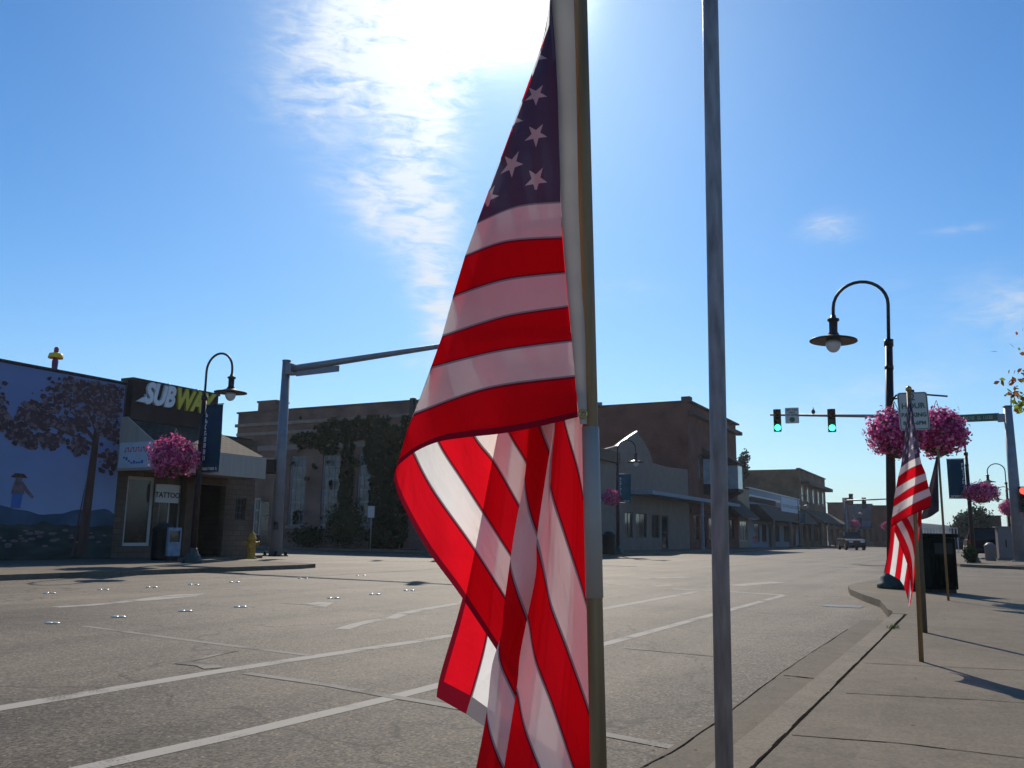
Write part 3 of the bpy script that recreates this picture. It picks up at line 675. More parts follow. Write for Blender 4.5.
# --- second flag, on the pavement
def small_flag(name,label,Y,bpx,tpx,curvesets,ztop_extra=.04,finial=True,m_=None):
    bs=gp(*bpx,0); Yb=bs.y; tp=atY(*tpx,Yb)
    t=thing(name,label,'flag',bs,0,'flags set out along the pavement')
    mb=MB(); mb.use(WOOD); d=tp-bs; mb.tube([Vector((0,0,0)),d*.5,d+d.normalized()*ztop_extra],.019,14); mb.build('pole',t)
    if finial:
        mb=MB(); mb.lathe([(.015,0),(.026,.012),(.022,.035),(.001,.05)],c=d+d.normalized()*ztop_extra,seg=12); mb.build('finial',t,MATS['gilt_finial'])
    c=Cloth(); c.mat=m_ or FLAG
    for cur,vs,yf,uf in curvesets(Yb): c.bands(cur,vs,yf,uf,24,4)
    c.build('flag_cloth',t,bs); return t
def cs2(Yb):
    Rr=[(909,397),(911,404),(913,412),(914,421),(916,430),(917.5,439),(919,448),(920,456.6),(921.6,463.8),(925.6,473),(927,480),(929,488),(931,495.6),(930,507.5)]
    Ll=[(908,399),(907,410),(906,421),(905,431),(904,441),(903,450),(902,459),(900.6,467.5),(898,477),(896,488),(894,499),(893.4,506.6),(892,517.5),(891,527)]
    cur=[[a,((a[0]+b[0])/2,(a[1]+b[1])/2-1.5),b] for a,b in zip(Rr,Ll)]
    lo=[[(891,518),(889,545),(884,572)],[(896,514),(893.5,545),(889.5,574)],[(901,511),(899,545),(895,577)],[(905.5,509),(904,545),(900,580)],[(910,508),(909,550),(904,586)],[(914,507),(911.5,560),(908,600)],[(919,505),(914,560),(911.5,590),(909,608)],[(923,505),(917,555),(913,590),(909.5,608)]]
    k=Yb-.05
    return [(cur,list(range(14)),lambda t,s,px,py:k-.12*sin(pi*t)*s+.05*t*t,lambda t,px,py:t*.33),
            ([[(891,523),(896,535),(903,552),(909,571),(911,592)],[(893,517),(900,530),(908,547),(912,563),(913,585)],[(897,513),(906,528),(912,543),(914.5,556)],[(903,511),(910,523),(915,535),(917,545)],[(910,509),(916,518),(919,528)]],[13,12,11,10,9],lambda t,s,px,py:k+.04,lambda t,px,py:.7+.4*t),
            (cur[2:],[2,3,4,5,6,7,8,9,10,11,12,13],lambda t,s,px,py:k+.16,lambda t,px,py:.9+t*.33),(cur[5:],[5.5,6.5,7.5,8.5,9.5,10.5,11.5,12.5,13],lambda t,s,px,py:k+.23,lambda t,px,py:.9+t*.33),  # hidden cloth layers, added behind to darken the panel's whites
            (lo,[13,12,11,10,9,8,7,6],lambda t,s,px,py:k+.11-.03*sin(s*9),lambda t,px,py:.8+.4*t)]
f2=small_flag('flag_on_pole','limp stars and stripes flag on leaning wooden pole in front of the parking sign',6.9,(921.5,661.6),(909,396),cs2)
def cs3(Yb):
    k=Yb-.05
    cur=[[(937.5,456),(936.5,457),(936,458)],[(938,470),(935,473),(932,475)],[(938.5,487),(933,490),(928,491)],[(939,503),(931,506),(924,506)],[(939,511),(930,517),(920.5,520)]]
    return [(cur,[0,2.2,4.4,6.0,6.4],lambda t,s,px,py:k-.1*sin(pi*t)*s,lambda t,px,py:.005+t*.012),(cur,[0,2.2,4.4,6.0,6.4],lambda t,s,px,py:k+.06,lambda t,px,py:.005+t*.012)]  # second layer added behind to darken the cloth
f3=small_flag('flag_on_pole','dark shaded flag on thin pole behind the parking sign near the rubbish container',14,(948.5,600.6),(938.2,452),cs3,m_=leafmat('dark_flag_cloth',(.075,.055,.062),.35,.15))  # the flag's shade is put into one dark cloth colour
p4=W(mc(755,-18.9),-18.9); 
f4=dup(f2,p4,.3,'small distant flag on a pole by the dark shingled canopy of the white shop',1.0)
# --- foreground sign post pipe
pa=atY(710.2,0,2.7); pb=atY(724.4,768,2.7); ax=pb-pa
bs=pa+ax*((0-pa.z)/ax.z); t=thing('sign_post','tall galvanised steel pipe post in the foreground just right of the large flag','post',bs)
tp=pa+ax*((3.9-pa.z)/ax.z)-bs; mb=MB(); mb.use(GALV); mb.tube([(0,0,0),tp*.33,tp*.66,tp],.0262,28); mb.build('pipe',t)
mb=MB(); mb.lathe([(.05,0),(.05,.012),(.03,.02),(.03,.05)],seg=20); mb.build('ground_collar',t,GALV)
mb=MB(); mb.box(-.15,.15,-.002,.002,-.45,0); o=mb.build('sign_plate',t,MATS['galvanised_steel']); o.location=tp+Vector((0,.032,.0))
# ------------------------------------------------------------------ parking sign on post
bs=gp(924.8,632.5,0); tp=atY(911.5,390,bs.y)
t=thing('parking_sign','white parking rules sign on a narrow brown post behind the pavement flag','road sign',bs)
d=tp-bs; mb=MB(); mb.use(mat('weathered_post',(.13,.10,.07),.7,.25,6,.2,40,stretch=(6,6,1))); mb.tube([(0,0,0),d*.5,d],.030,8); mb.build('post',t)
mb=MB(); mb.smooth=False
def rrect(w,h,r,y,cx=0,cz=0):
    pts=[]
    for (sx,sz,a) in ((1,1,0),(-1,1,90),(-1,-1,180),(1,-1,270)):
        for k in range(6):
            an=radians(a+k*18); pts.append(Vector((cx+sx*(w/2-r)+cos(an)*r, y, cz+sz*(h/2-r)+sin(an)*r)))
    return pts
ctr=atY(912,411.5,bs.y)-bs
mb.extrude(rrect(.31,.42,.03,0),(0,.003,0)); sp_=mb.build('sign_panel',t,SIGNW); sp_.location=ctr+Vector((0,-.036,0)); sp_.rotation_euler=(0,radians(-1.5),radians(-12))
mb=MB(); a=rrect(.295,.405,.026,-.002); b=rrect(.278,.388,.02,-.002)
for i in range(24): j=(i+1)%24; mb.poly([a[i],a[j],b[j],b[i]])
mb.build('border_line',sp_,TXTG)
for s_,z_,sz in (('2',.15,.10),('HOUR',.055,.085),('PARKING',-.045,.062),('8AM-6PM',-.135,.058)):
    text_mesh(s_,sz,TXTG,'lettering',sp_,(0,-.004,z_),(1,0,0),(0,0,1),.001,.002)
# ------------------------------------------------------------------ rubbish container
bs=gp(934.5,592,0); t=thing('waste_container','dark green square waste container standing on the pavement behind the flags','litter bin',bs,radians(14))
DG=mat('dark_green_metal',(.006,.010,.007),.7,.4,5,.1,20,spec=.08); DG2=mat('dark_slats',(.012,.010,.007),.8,.3,8,stretch=(20,20,1),spec=.05)
mb=MB(); mb.box(-.30,.30,-.30,.30,.06,1.02); mb.build('body',t,DG,bevel=.02)
mb=MB(); mb.box(-.34,.34,-.34,.34,1.022,1.10); mb.build('lid',t,DG,bevel=.02)
mb=MB(); mb.box(-.2,.2,-.325,-.302,.72,.92); mb.build('flap',t,BLACK)
mb=MB(); 
for i in range(7): mb.box(-.27+i*.08,-.215+i*.08,-.312,-.3015,.1,.68)
for i in range(7): mb.box(.3015,.312,-.27+i*.08,-.215+i*.08,.1,.95)
mb.build('slat_panel',t,DG2)
mb=MB(); mb.box(-.27,.27,-.27,.27,0,.058); mb.build('plinth',t,BLACK)
# ------------------------------------------------------------------ street lamps
def make_lamp(label,loc,rz):
    t=thing('street_lamp',label,'street lamp',loc,rz,'street lamps along the street')
    mb=MB(); mb.lathe([(.28,0),(.28,.07),(.23,.10),(.22,.20),(.16,.25),(.15,.32),(.12,.36),(.115,.42)],seg=20); mb.build('base',t,VERD)
    mb=MB(); mb.use(DARKM); mb.tube([(0,0,.421),(0,0,4.9)],[.098,.072],16); 
    mb.tube([(0,0,4.78),(0,0,4.92)],.09,16); mb.build('pole',t)
    mb=MB(); mb.use(DARKM); path=[(0,0,4.9),(0,0,5.62)]+[(.53-.53*cos(a),0,5.66+.52*sin(a)) for a in [i*pi/14 for i in range(15)]]+[(1.06,0,5.45)]
    mb.tube(path,.034,12); mb.build('arched_arm',t)
    mb=MB(); mb.lathe([(.05,5.5),(.06,5.44),(.12,5.42),(.12,5.38),(.085,5.36),(.085,5.14),(.11,5.10),(.13,5.04)],c=(1.06,0,0),seg=18); mb.build('lamp_housing',t,DARKM)
    mb=MB(); mb.lathe([(.13,5.07),(.17,5.045),(.30,5.0),(.47,4.965),(.475,4.94),(.30,4.965),(.14,4.96)],c=(1.06,0,0),seg=28); mb.build('lamp_shade',t,DARKM)
    mb=MB(); mb.lathe([(.14,4.955),(.155,4.90),(.15,4.84),(.12,4.77),(.07,4.72),(.005,4.70)],c=(1.06,0,0),seg=20); mb.build('globe',t,BULB)
    mb=MB(); mb.use(DARKM)
    mb.tube([(0,0,4.3),(0,0,4.38)],.085,12); mb.tube([(0,0,3.4),(0,0,3.46)],.095,12); mb.build('band',t)
    return t
LAMPS=[]
ang_mP=atan2(-P.y,-P.x); ang_P=atan2(P.y,P.x)
l1=make_lamp('nearest arched street lamp beside the right kerb with two big flower baskets',gp(892.5,588.5,0),ang_mP); LAMPS.append(l1); l1.rotation_euler=(0,0,0)
def lamp_copy(px,Y,rz,label):
    d=ray(px,hy(px)); p=Vector((d.x/d.y*Y,Y,0)); o=dup(l1,p,rz,label); LAMPS.append(o); return o
l2=lamp_copy(194.5,27.2,ang_P,'arched street lamp with blue banner in front of the tattoo shop')
l3=lamp_copy(972.5,41.5,ang_mP,'arched street lamp carrying a dark banner beyond the waste container')
l4=lamp_copy(618,50.5,ang_P,'arched street lamp with teal banner by the grey gabled shop')
l5=lamp_copy(1011,62,ang_mP,'arched street lamp half hidden by the right mast pole')
l6=lamp_copy(1014,88,ang_mP,'farthest arched street lamp at the right edge behind the mast pole')
l7=lamp_copy(799.5,112,ang_P,'arched street lamp before the two storey brick corner building')
l8=lamp_copy(855,140,ang_P,'farthest lamp down the street near the moving car')
# banners
def banner(lamp,side,z0,z1,w,mat_,label,seed):
    m=lamp.matrix_basis; t=thing('street_banner',label,'banner',lamp.location+Vector((0,0,z0)),lamp.rotation_euler.z,'banners on street lamps')
    x0=.10*side; x1=(.10+w)*side; h=z1-z0
    mb=MB(); nx=8; nz_=14; b=0
    for j in range(nz_+1):
        for i in range(nx+1):
            u=i/nx; v=j/nz_; mb.v.append((x0+(x1-x0)*u,.02*sin(u*5+v*4+seed)*(1-abs(2*v-1)**4),h*v))
    mb.smooth=True
    for j in range(nz_):
        for i in range(nx): a=j*(nx+1)+i; mb.face((a,a+1,a+nx+2,a+nx+1))
    mb.smooth=False; mb.build('cloth',t,mat_)
    for yy in (-.028,.030):
        mb=MB(); xa=min(x0,x1)
        # column of letters nearest the pole as seen from the pavement
        glyphs(mb,x0+(.05*side if side>0 else -.13),x0+(.13*side if side>0 else -.05),h*.16,h*.9,yy,8,seed,True); glyphs(mb,min(x0,x1)+.06,max(x0,x1)-.05,h*.03,h*.07,yy,8,seed+2)
        mb.build('lettering',t,TXTW)
    mb=MB(); mb.use(DARKM); mb.tube([(0,0,h+.02),(x1*1.02,0,h+.02)],.016,8); mb.tube([(0,0,-.02),(x1*1.02,0,-.02)],.016,8); mb.build('rod',t)
    return t
banner(l2,1,2.75,4.85,.74,BAN,'tall blue street banner on the lamp by the tattoo shop',1)
banner(l4,1,2.9,4.5,.72,BAN2,'teal street banner on the lamp by the grey gabled shop',4)
banner(l3,1,3.0,4.85,.75,BAN,'dark blue banner hanging left of the lamp beyond the waste container',3)
banner(l7,1,2.9,4.5,.7,BAN2,'small far banner on the lamp before the brick corner building',6)
banner(l8,1,2.6,4.4,1.1,BAN,'tiny far banner on the last lamp near the moving car',8)
# flower baskets
def flower_mesh(seed,ns=2600):
    r=random.Random(seed); mb=MB(); mb.use(PINK); mb.use(PINK2); mb.use(PINK3); mb.use(GREENL)
    for i in range(ns):
        z=r.uniform(-1,1); a=r.uniform(0,2*pi); d=Vector((cos(a)*math.sqrt(1-z*z),sin(a)*math.sqrt(1-z*z),z))
        lump=1+.22*nz3(d.x*2+seed,d.y*2,d.z*2)+.16*nz3(d.x*5,d.y*5+seed,d.z*5)
        rr=(r.uniform(.80,1.04) if r.random()<.88 else r.uniform(1.0,1.14))*lump; p=Vector((d.x*.50*rr,d.y*.50*rr,d.z*.44*rr-.02*abs(d.x)))
        k=r.random(); mb.cur=0 if k<.48 else 1 if k<.76 else 2 if k<.91 else 3
        nrm=(d+Vector((r.uniform(-.7,.7),r.uniform(-.7,.7),r.uniform(-.7,.7)))).normalized(); t1=nrm.orthogonal().normalized(); t2=nrm.cross(t1); s_=r.uniform(.020,.036)
        pts=[]; ph=r.uniform(0,6)
        for q in range(5): an=ph+q*2*pi/5; pts.append(p+(t1*cos(an)+t2*sin(an))*s_*r.uniform(.75,1.15)+nrm*r.uniform(-.008,.008))
        mb.poly(pts)
    # inner mass so the ball is not see-through
    mb.cur=1; mb.smooth=True; b=len(mb.v); N1,N2=14,20
    for i in range(N1+1):
        for j in range(N2):
            th=pi*i/N1; a=2*pi*j/N2; d=Vector((sin(th)*cos(a),sin(th)*sin(a),cos(th))); k=.80*(1+.16*nz3(d.x*2+seed,d.y*2,d.z*2)); mb.v.append((d.x*.5*k,d.y*.5*k,d.z*.44*k))
    for i in range(N1):
        for j in range(N2): j2=(j+1)%N2; mb.face((b+i*N2+j,b+i*N2+j2,b+(i+1)*N2+j2,b+(i+1)*N2+j)) 
    mb.smooth=False
    return mb
def make_basket(label,loc,seed,sc=1.0):
    t=thing('flower_basket',label,'flower basket',loc,seed*1.3,'hanging flower baskets on lamps')
    flower_mesh(seed).build('blossoms',t)
    mb=MB(); mb.use(BARK); mb.lathe([(.06,-.46),(.16,-.42),(.24,-.30),(.28,-.12)],seg=16); mb.build('liner_bowl',t)
    mb=MB(); mb.use(DARKM)
    for k in range(3): a=k*2*pi/3; mb.tube([(cos(a)*.27,sin(a)*.27,-.1),(0,0,.62)],.006,6)
    mb.build('hanger',t); t.scale=(sc,)*3; return t
def at_px(px,py,Y): return atY(px,py,Y)
Yl=l1.location.y
l1.scale=(1.05,1.05,1.05); l1.rotation_euler=(Matrix.Rotation(radians(2.6),3,'Y')@Matrix.Rotation(ang_mP,3,'Z')).to_euler()
for q_ in LAMPS[1:]: q_.scale=(1.05,1.05,1.05)
b1=make_basket('left of the two pink flower baskets on the nearest lamp, in front of its pole',at_px(896,433.5,Yl-.45),1,1.08)
b2=make_basket('right of the two pink flower baskets on the nearest lamp, behind the parking sign',at_px(938.5,432,Yl-.1),2,1.08)
mb=MB(); mb.use(DARKM)
for b in (b1,b2):
    e=b.location-l1.location+Vector((0,0,.62)); mb.tube([Vector((0,0,e.z-.12)),Vector((e.x*.5,e.y*.5,e.z+.02)),e],.018,8)
bk=mb.build('basket_bracket',l1); bk.rotation_euler=(0,0,-ang_mP)
b3=dup(b1,at_px(174,456,26.6),.4,'domed magenta flower basket hanging left of the tattoo shop lamp',1.38); 
b4=dup(b2,at_px(981,492.5,41.2),2.0,'pink flower basket hanging over the parked car on the far right',1.35); b4.scale=(1.5,1.5,1.05)
b5=dup(b1,at_px(611.5,497.5,50.2),1.0,'flower basket on the lamp by the grey gabled shop',1.05)
b6=dup(b2,at_px(855,524,139),0,'tiny flower basket on the far lamp near the moving car',1.5)
b7=dup(b1,at_px(1009,508,61.5),0.6,'flower basket partly hidden behind the right mast pole',1.2)
b8=dup(b2,at_px(1022,516,87),1.6,'flower basket cut by the right edge of the photo beyond the mast pole',1.7)
b9=dup(b1,at_px(887,526,75),.2,'small far flower basket beside the nearest lamp pole low down the street',.8)
# ------------------------------------------------------------------ traffic mast arms
def signal_head(name,label,loc,rz,lit,parent_cat='traffic light',horizontal=False,group='traffic signal heads'):
    t=thing(name,label,parent_cat,loc,rz,group)   # faces local -y
    mb=MB(); mb.box(-.17,.17,-.10,.12,-.52,.52); mb.build('housing',t,SIGHEAD,bevel=.02)
    for k,(c,em) in enumerate((('red',(1,.03,.02)),('amber',(1,.5,.05)),('green',(.05,1,.55)))):
        z=.345-k*.345
        mb=MB(); mb.use(SIGHEAD); N=16; b=len(mb.v)
        for i in range(N+1):
            a=-.25+(pi+.5)*i/N; 
            for yy,rr in ((-.10,.15),(-.30,.15)): mb.v.append((cos(a)*rr,yy+(.12 if yy<-.2 else 0)*(1-sin(a)) ,z+sin(a)*rr))
        for i in range(N): mb.face((b+2*i,b+2*i+1,b+2*i+3,b+2*i+2))
        mb.build('visor',t)
        mb=MB(); mb.lathe([(.135,0),(.12,.02),(.06,.035),(.001,.04)],seg=20); 
        if lit==c: mm=emis('lit_%s_lens'%c,em,5.0 if c=='green' else 6.0,tuple(.3*q for q in em))
        else: mm=MATS.get('dark_'+c) or mat('dark_'+c,tuple(.05*q+.005 for q in em),.3,.1,3)
        ln=mb.build('lens',t,mm); ln.location=(0,-.10,z); ln.rotation_euler=(radians(90),0,0)
    return t
# left mast, near corner across the street
d=ray(276.5,hy(276.5)); p=Vector((d.x/d.y*35.5,35.5,0)); zt=EYE+(hy(287)-362.5)/K*35.5*1.01
t=thing('traffic_mast','tall grey steel traffic mast with long arm by the yellow hydrant','traffic mast',p,ang_P,'steel traffic masts')
mb=MB(); mb.use(STEEL); mb.tube([(0,0,.0),(0,0,zt)],[.26,.165],20); mb.tube([(0,0,zt),(0,0,zt+.05)],.18,20); mb.build('pole',t)
mb=MB(); mb.box(-.36,.36,-.36,.36,0,.05)
for a in range(4): x=cos(a*pi/2+pi/4)*.4; y=sin(a*pi/2+pi/4)*.4; mb.tube([(x,y,0),(x,y,.2)],.06,8)
mb.build('base_plate',t,BLACK)
# arm: direction P, rises; tip reached behind the flag
arm0=Vector((0,0,zt-.35)); 
tipw=None
for k in range(1,400):
    q=p+P*(k*.05); dd=q-CAM; px=512+K*(Vector((q.x,q.y,6.5))-CAM).dot(R)/(Vector((q.x,q.y,6.5))-CAM).dot(F)
    if px>=436: ARM=k*.05; break
za=hz(436,346.5,*ms(p+P*ARM)); slope=(za-arm0.z)/ARM; LA=9.6
mb=MB(); mb.use(STEEL); mb.tube([arm0+Vector((.1,0,0)),arm0+Vector((LA*.5,0,slope*LA*.5)),arm0+Vector((LA,0,slope*LA))],[.155,.115,.07],14); mb.build('arm',t)
mb=MB(); mb.box(.12,.42,-.2,.2,arm0.z-.24,arm0.z+.22); mb.build('arm_flange',t,STEEL,bevel=.02)
mb=MB(); mb.box(.7,2.9,-.03,.03,arm0.z+.03-.22,arm0.z+.05); sb=mb.build('name_blade',t,STEEL); sb.rotation_euler=(0,-math.atan(slope)*.4,0); sb.location=(0,0,-.14)
mb=MB(); mb.box(.16,.26,-.35,-.2,1.05,1.35); mb.build('push_button',t,BLACK)
signal_head('traffic_light','dark traffic signal mounted side-on on the left mast arm behind the large flag',p+P*8.2+Vector((0,-.2,arm0.z+slope*8.2)),pi*.62,None)
# pedestrian signal on left mast
t2=thing('pedestrian_signal','boxy dark pedestrian signal strapped to the left grey traffic mast','pedestrian signal',p+Vector((-.45,-.1,hz(272,466.5,*ms(p)))),0,'pedestrian signals')
mb=MB(); mb.box(-.32,.30,-.2,.2,-.3,.3); mb.build('housing',t2,SIGHEAD,bevel=.05)
mb=MB(); mb.box(.3,.5,-.05,.05,-.06,.06); mb.build('bracket',t2,BLACK)
# mast behind the flag on the far left corner
d=ray(452,hy(452)); p=Vector((d.x/d.y*47,47,0)); z1=hz(452,400,*ms(p))
t=thing('traffic_mast','traffic mast mostly hidden behind the large flag, its arm tip just showing','traffic mast',p,0,'steel traffic masts')
mb=MB(); mb.use(STEEL); mb.tube([(0,0,0),(0,0,z1)],[.22,.15],16); mb.build('pole',t)
e=atY(602,404,44.5)-p; mb=MB(); mb.use(STEEL); mb.tube([(0,0,z1-.1),e],[.13,.09],12); mb.tube([(0,0,z1-.15),(-1.9,0,z1-.15)],.06,8); mb.build('arm',t)
signal_head('traffic_light','dark traffic signal peeking out left of the large flag below the sky',atY(413,407.5,47),pi*.75,None)
# right mast
d=ray(1019,hy(1019)); p=Vector((d.x/d.y*45,45,0)); zt=hz(1007.5,407,*ms(p))
e=None
best=None
for k in range(1,600):
    q=p-P*(k*.03); v=Vector((q.x,q.y,7.5))-CAM; px=512+K*v.dot(R)/v.dot(F)
    if px<=771: ARM=k*.03; break
tipp=p-P*ARM; ztip=hz(771,414.8,*ms(tipp)); zarm=hz(1000,418,*ms(p))
t=thing('traffic_mast','grey traffic mast at the right edge whose long arm carries two green signals','traffic mast',p,ang_mP,'steel traffic masts')
mb=MB(); mb.use(STEEL); mb.tube([(0,0,0),(0,0,zt)],[.30,.20],20); mb.tube([(0,0,zt),(0,0,zt+.06)],.23,20); mb.build('pole',t)
mb=MB(); mb.use(STEEL); mb.tube([(.1,0,zarm),(ARM,0,ztip)],[.13,.06],12); mb.build('arm',t)
mb=MB(); mb.box(.15,.5,-.2,.2,zarm-.2,zarm+.2); mb.build('arm_flange',t,STEEL,bevel=.02)
mb=MB(); mb.box(-.4,.4,-.4,.4,0,.05); mb.build('base_plate',t,STEEL)
mb=MB(); mb.use(STEEL); mb.tube([(-.15,0,zt-.3),(-.2,0,zt+.6)],.03,8); mb.lathe([(.03,0),(.10,.03),(.12,.1),(.06,.16),(.01,.2)],c=(-.1,0,zt+.62),seg=12); mb.lathe([(.02,0),(.08,.03),(.10,.1),(.04,.16)],c=(-.38,0,zt+.66),seg=12); mb.tube([(-.1,0,zt+.62),(-.38,0,zt+.66)],.02,6); mb.build('sensor',t)
def on_arm(px):
    for k in range(1,700):
        q=p-P*(k*.03); v=Vector((q.x,q.y,7.5))-CAM; x=512+K*v.dot(R)/v.dot(F)
        if x<=px: return k*.03
RZF=MANG-pi/2   # local -y faces back down the street to the camera
def face_cam(q): return -atan2(q.x,q.y)
armz=lambda k: zarm+(ztip-zarm)*k/ARM
for px,lab in ((776.5,'green traffic light at the very tip of the right mast arm'),(830.5,'green traffic light midway along the right mast arm beside the turn sign')):
    k=on_arm(px); q=p-P*k; q=Vector((q.x,q.y,0))+Vector((0,-.22,0)); z=hz(px,420.5,*ms(q)); 
    signal_head('traffic_light',lab,(q.x,q.y,z),face_cam(q)*.9,'green').scale=(1.25,1.25,1.25)
k=on_arm(792); q=p-P*k+Vector((0,-.12,0)); z=hz(792,415.5,*ms(q))
t2=thing('turn_sign','square white turn rule sign hung on the mast arm between the green lights','road sign',(q.x,q.y,z),face_cam(q))
mb=MB(); mb.extrude(rrect(.76,.92,.05,0),(0,.004,0)); mb.build('panel',t2,MATS['white_sign_sheet'])
for s_,z_,sz in (('LEFT TURN',.32,.125),('YIELD',.17,.13),('ON GREEN',.03,.125)): text_mesh(s_,sz,TXTD,'lettering',t2,(0,-.006,z_),(1,0,0),(0,0,1),.002,.004)
mb=MB(); mb.extrude([Vector((cos(a)*.15,-.002,-.24+sin(a)*.15)) for a in [i*pi/12 for i in range(24)]],(0,-.004,0)); mb.build('green_disc',t2,mat('sign_green_disc',(.02,.12,.05),.4,.1,3))
k=on_arm(814); q=p-P*k; t2=thing('antenna','tiny antenna bulb standing on the mast arm between sign and inner green light','antenna',(q.x,q.y,armz(k)+.07))
mb=MB(); mb.lathe([(.03,0),(.09,.05),(.11,.15),(.08,.24),(.03,.28),(.01,.42)],seg=12); mb.build('antenna_body',t2,BLACK)
ka=on_arm(998); kb=on_arm(957); qa=p-P*ka+Vector((0,-.14,0)); qb=p-P*kb+Vector((0,-.14,0))
za=hz(998,413,*ms(qa)); zb=hz(998,420.8,*ms(qa)); Lb=(qa-qb).length
t2=thing('street_name_sign','long green street name sign on the right mast arm by the pole','street sign',(qb.x,qb.y,zb),atan2((qa-qb).y,(qa-qb).x))
mb=MB(); mb.box(0,Lb,-.01,.01,0,za-zb); mb.build('blade',t2,SIGNG)
mb=MB(); h=za-zb; glyphs(mb,.15*Lb,.42*Lb,h*.28,h*.72,-.012,7,3); glyphs(mb,.47*Lb,.55*Lb,h*.28,h*.72,-.012,2,8); glyphs(mb,.62*Lb,.84*Lb,h*.28,h*.72,-.012,5,5); mb.build('lettering',t2,mat('dull_lettering',(.35,.37,.30),.5,.1,3))
# red signal at right edge
sgq=atY(1023.5,491.5,44.6); signal_head('traffic_light','signal on the right mast pole glowing red at the photo edge',sgq-Vector((0,0,.40)),face_cam(sgq),'red').scale=(1.25,)*3
# distant mast at the next crossing
d=ray(847,hy(847)); p=Vector((d.x/d.y*138,138,0)); zt=hz(847,498,*ms(p)); t=thing('traffic_mast','far thin traffic mast at the next crossing down the street','traffic mast',p,0,'steel traffic masts')
e=atY(889,499,128)-p; mb=MB(); mb.use(STEEL); mb.tube([(0,0,0),(0,0,zt)],[.22,.16],12); mb.build('pole',t); mb=MB(); mb.use(STEEL); mb.tube([(0,0,zt-.4),e+Vector((0,0,0))],[.14,.09],10); mb.build('arm',t)
signal_head('traffic_light','far dark signal on the thin mast at the next crossing',atY(851,499,137.5),0,None).scale=(1.6,1.6,1.6)
signal_head('traffic_light','second far dark signal right of the first at the next crossing',atY(864,503,134),0,None).scale=(1.6,1.6,1.6)
# ------------------------------------------------------------------ hydrant
bs=gp(250.8,559,0); t=thing('fire_hydrant','yellow fire hydrant on the corner left of the grey traffic mast','fire hydrant',bs,.3)
mb=MB(); mb.lathe([(.17,0),(.17,.05),(.12,.06),(.12,.1),(.115,.58),(.145,.60),(.145,.64),(.12,.66),(.10,.74),(.05,.80),(.035,.81),(.035,.86)],seg=18); mb.build('barrel',t,CYEL)
mb=MB(); mb.use(CYEL); mb.tube([(-.21,0,.47),(.21,0,.47)],.06,12); mb.tube([(-.225,0,.47),(-.20,0,.47)],.075,8); mb.tube([(.2,0,.47),(.225,0,.47)],.075,8); mb.build('side_nozzle',t)
mb=MB(); mb.use(CYEL); mb.tube([(0,-.23,.42),(0,0,.42)],.08,14); mb.tube([(0,-.25,.42),(0,-.22,.42)],.095,8); mb.build('front_nozzle',t); t.scale=(1.15,)*3
q=colY(609,49); t=thing('litter_bin','dark litter bin under the basket of the lamp by the grey gabled shop','litter bin',q)
mb=MB(); mb.lathe([(.34,0),(.36,.1),(.36,1.0),(.38,1.02),(.38,1.07),(.22,1.22),(.05,1.26)],seg=16); mb.build('bin_body',t,BLACK)
# small signpost before ivy building
bs=gp(370,551.5,0); t=thing('small_sign','small pale sign on a thin post before the ivy covered building','road sign',bs)
zt=hz(370,506,*ms(bs)); mb=MB(); mb.use(GALV); mb.tube([(0,0,0),(0,0,zt)],.035,8); mb.build('post',t); mb=MB(); mb.box(-.2,.16,-.05,-.037,zt-.62,zt); mb.build('panel',t,SIGNW)
# ------------------------------------------------------------------ buildings
def bldg(name,label,m0,s0,group=None,right=False):
    """local x along the street (away), local y away from the street for the left side"""
    return thing(name,label,'building',W(m0,s0),MANG,group)
def wallgrid(mb,x0,x1,z0,z1,holes,y0,y1,axis='x'):
    """wall panel in the plane of x (or y), from y0 to y1 thick, rectangular holes (a,b,c,d)"""
    xs=sorted({x0,x1,*[h[0] for h in holes],*[h[1] for h in holes]})
    for i in range(len(xs)-1):
        a,b=xs[i],xs[i+1]; mid=(a+b)/2; zz=z0
        hs=sorted([h for h in holes if h[0]<=mid<=h[1]],key=lambda h:h[2])
        segs=[]
        for h in hs:
            if h[2]>zz: segs.append((zz,h[2]))
            zz=max(zz,h[3])
        if zz<z1: segs.append((zz,z1))
        for c,d in segs:
            if axis=='x': mb.box(a,b,y0,y1,c,d)
            else: mb.box(y0,y1,a,b,c,d)
def window(parent,a,b,c,d,y,axis='x',fm=None,gm=None,cols=1,rows=2,fw=.07,dep=.12,label=None):
    """frame + pane in hole, y = outer wall plane, outside is towards -y (or -x)"""
    fm=fm or FRAMEW; gm=gm or GLASS; mb=MB()
    def bx(p,q,r,s,e0,e1):
        if axis=='x': mb.box(p,q,e0,e1,r,s)
        else: mb.box(e0,e1,p,q,r,s)
    e0,e1=y+dep-.04,y+dep+.04
    bx(a,b,c,c+fw,e0,e1); bx(a,b,d-fw,d,e0,e1); bx(a,a+fw,c+fw,d-fw,e0,e1); bx(b-fw,b,c+fw,d-fw,e0,e1)
    for i in range(1,cols): x=a+(b-a)*i/cols; bx(x-fw*.3,x+fw*.3,c+fw,d-fw,e0+.01,e1-.01)
    for j in range(1,rows): z=c+(d-c)*j/rows; bx(a+fw,b-fw,z-fw*.3,z+fw*.3,e0+.015,e1-.015)
    o=mb.build('window',parent,fm)
    mb=MB(); bx(a+.02,b-.02,c+.02,d-.02,y+dep-.006,y+dep+.006); mb.build('pane',o,gm); return o
def backbox(mb,x0,x1,y0,y1,z1,t=.25,front=True):
    mb.box(x0,x0+t,y0+t+.002,y1,0,z1) ; mb.box(x1-t,x1,y0+t+.002,y1,0,z1); mb.box(x0+t+.002,x1-t-.002,y1-t,y1,0,z1)
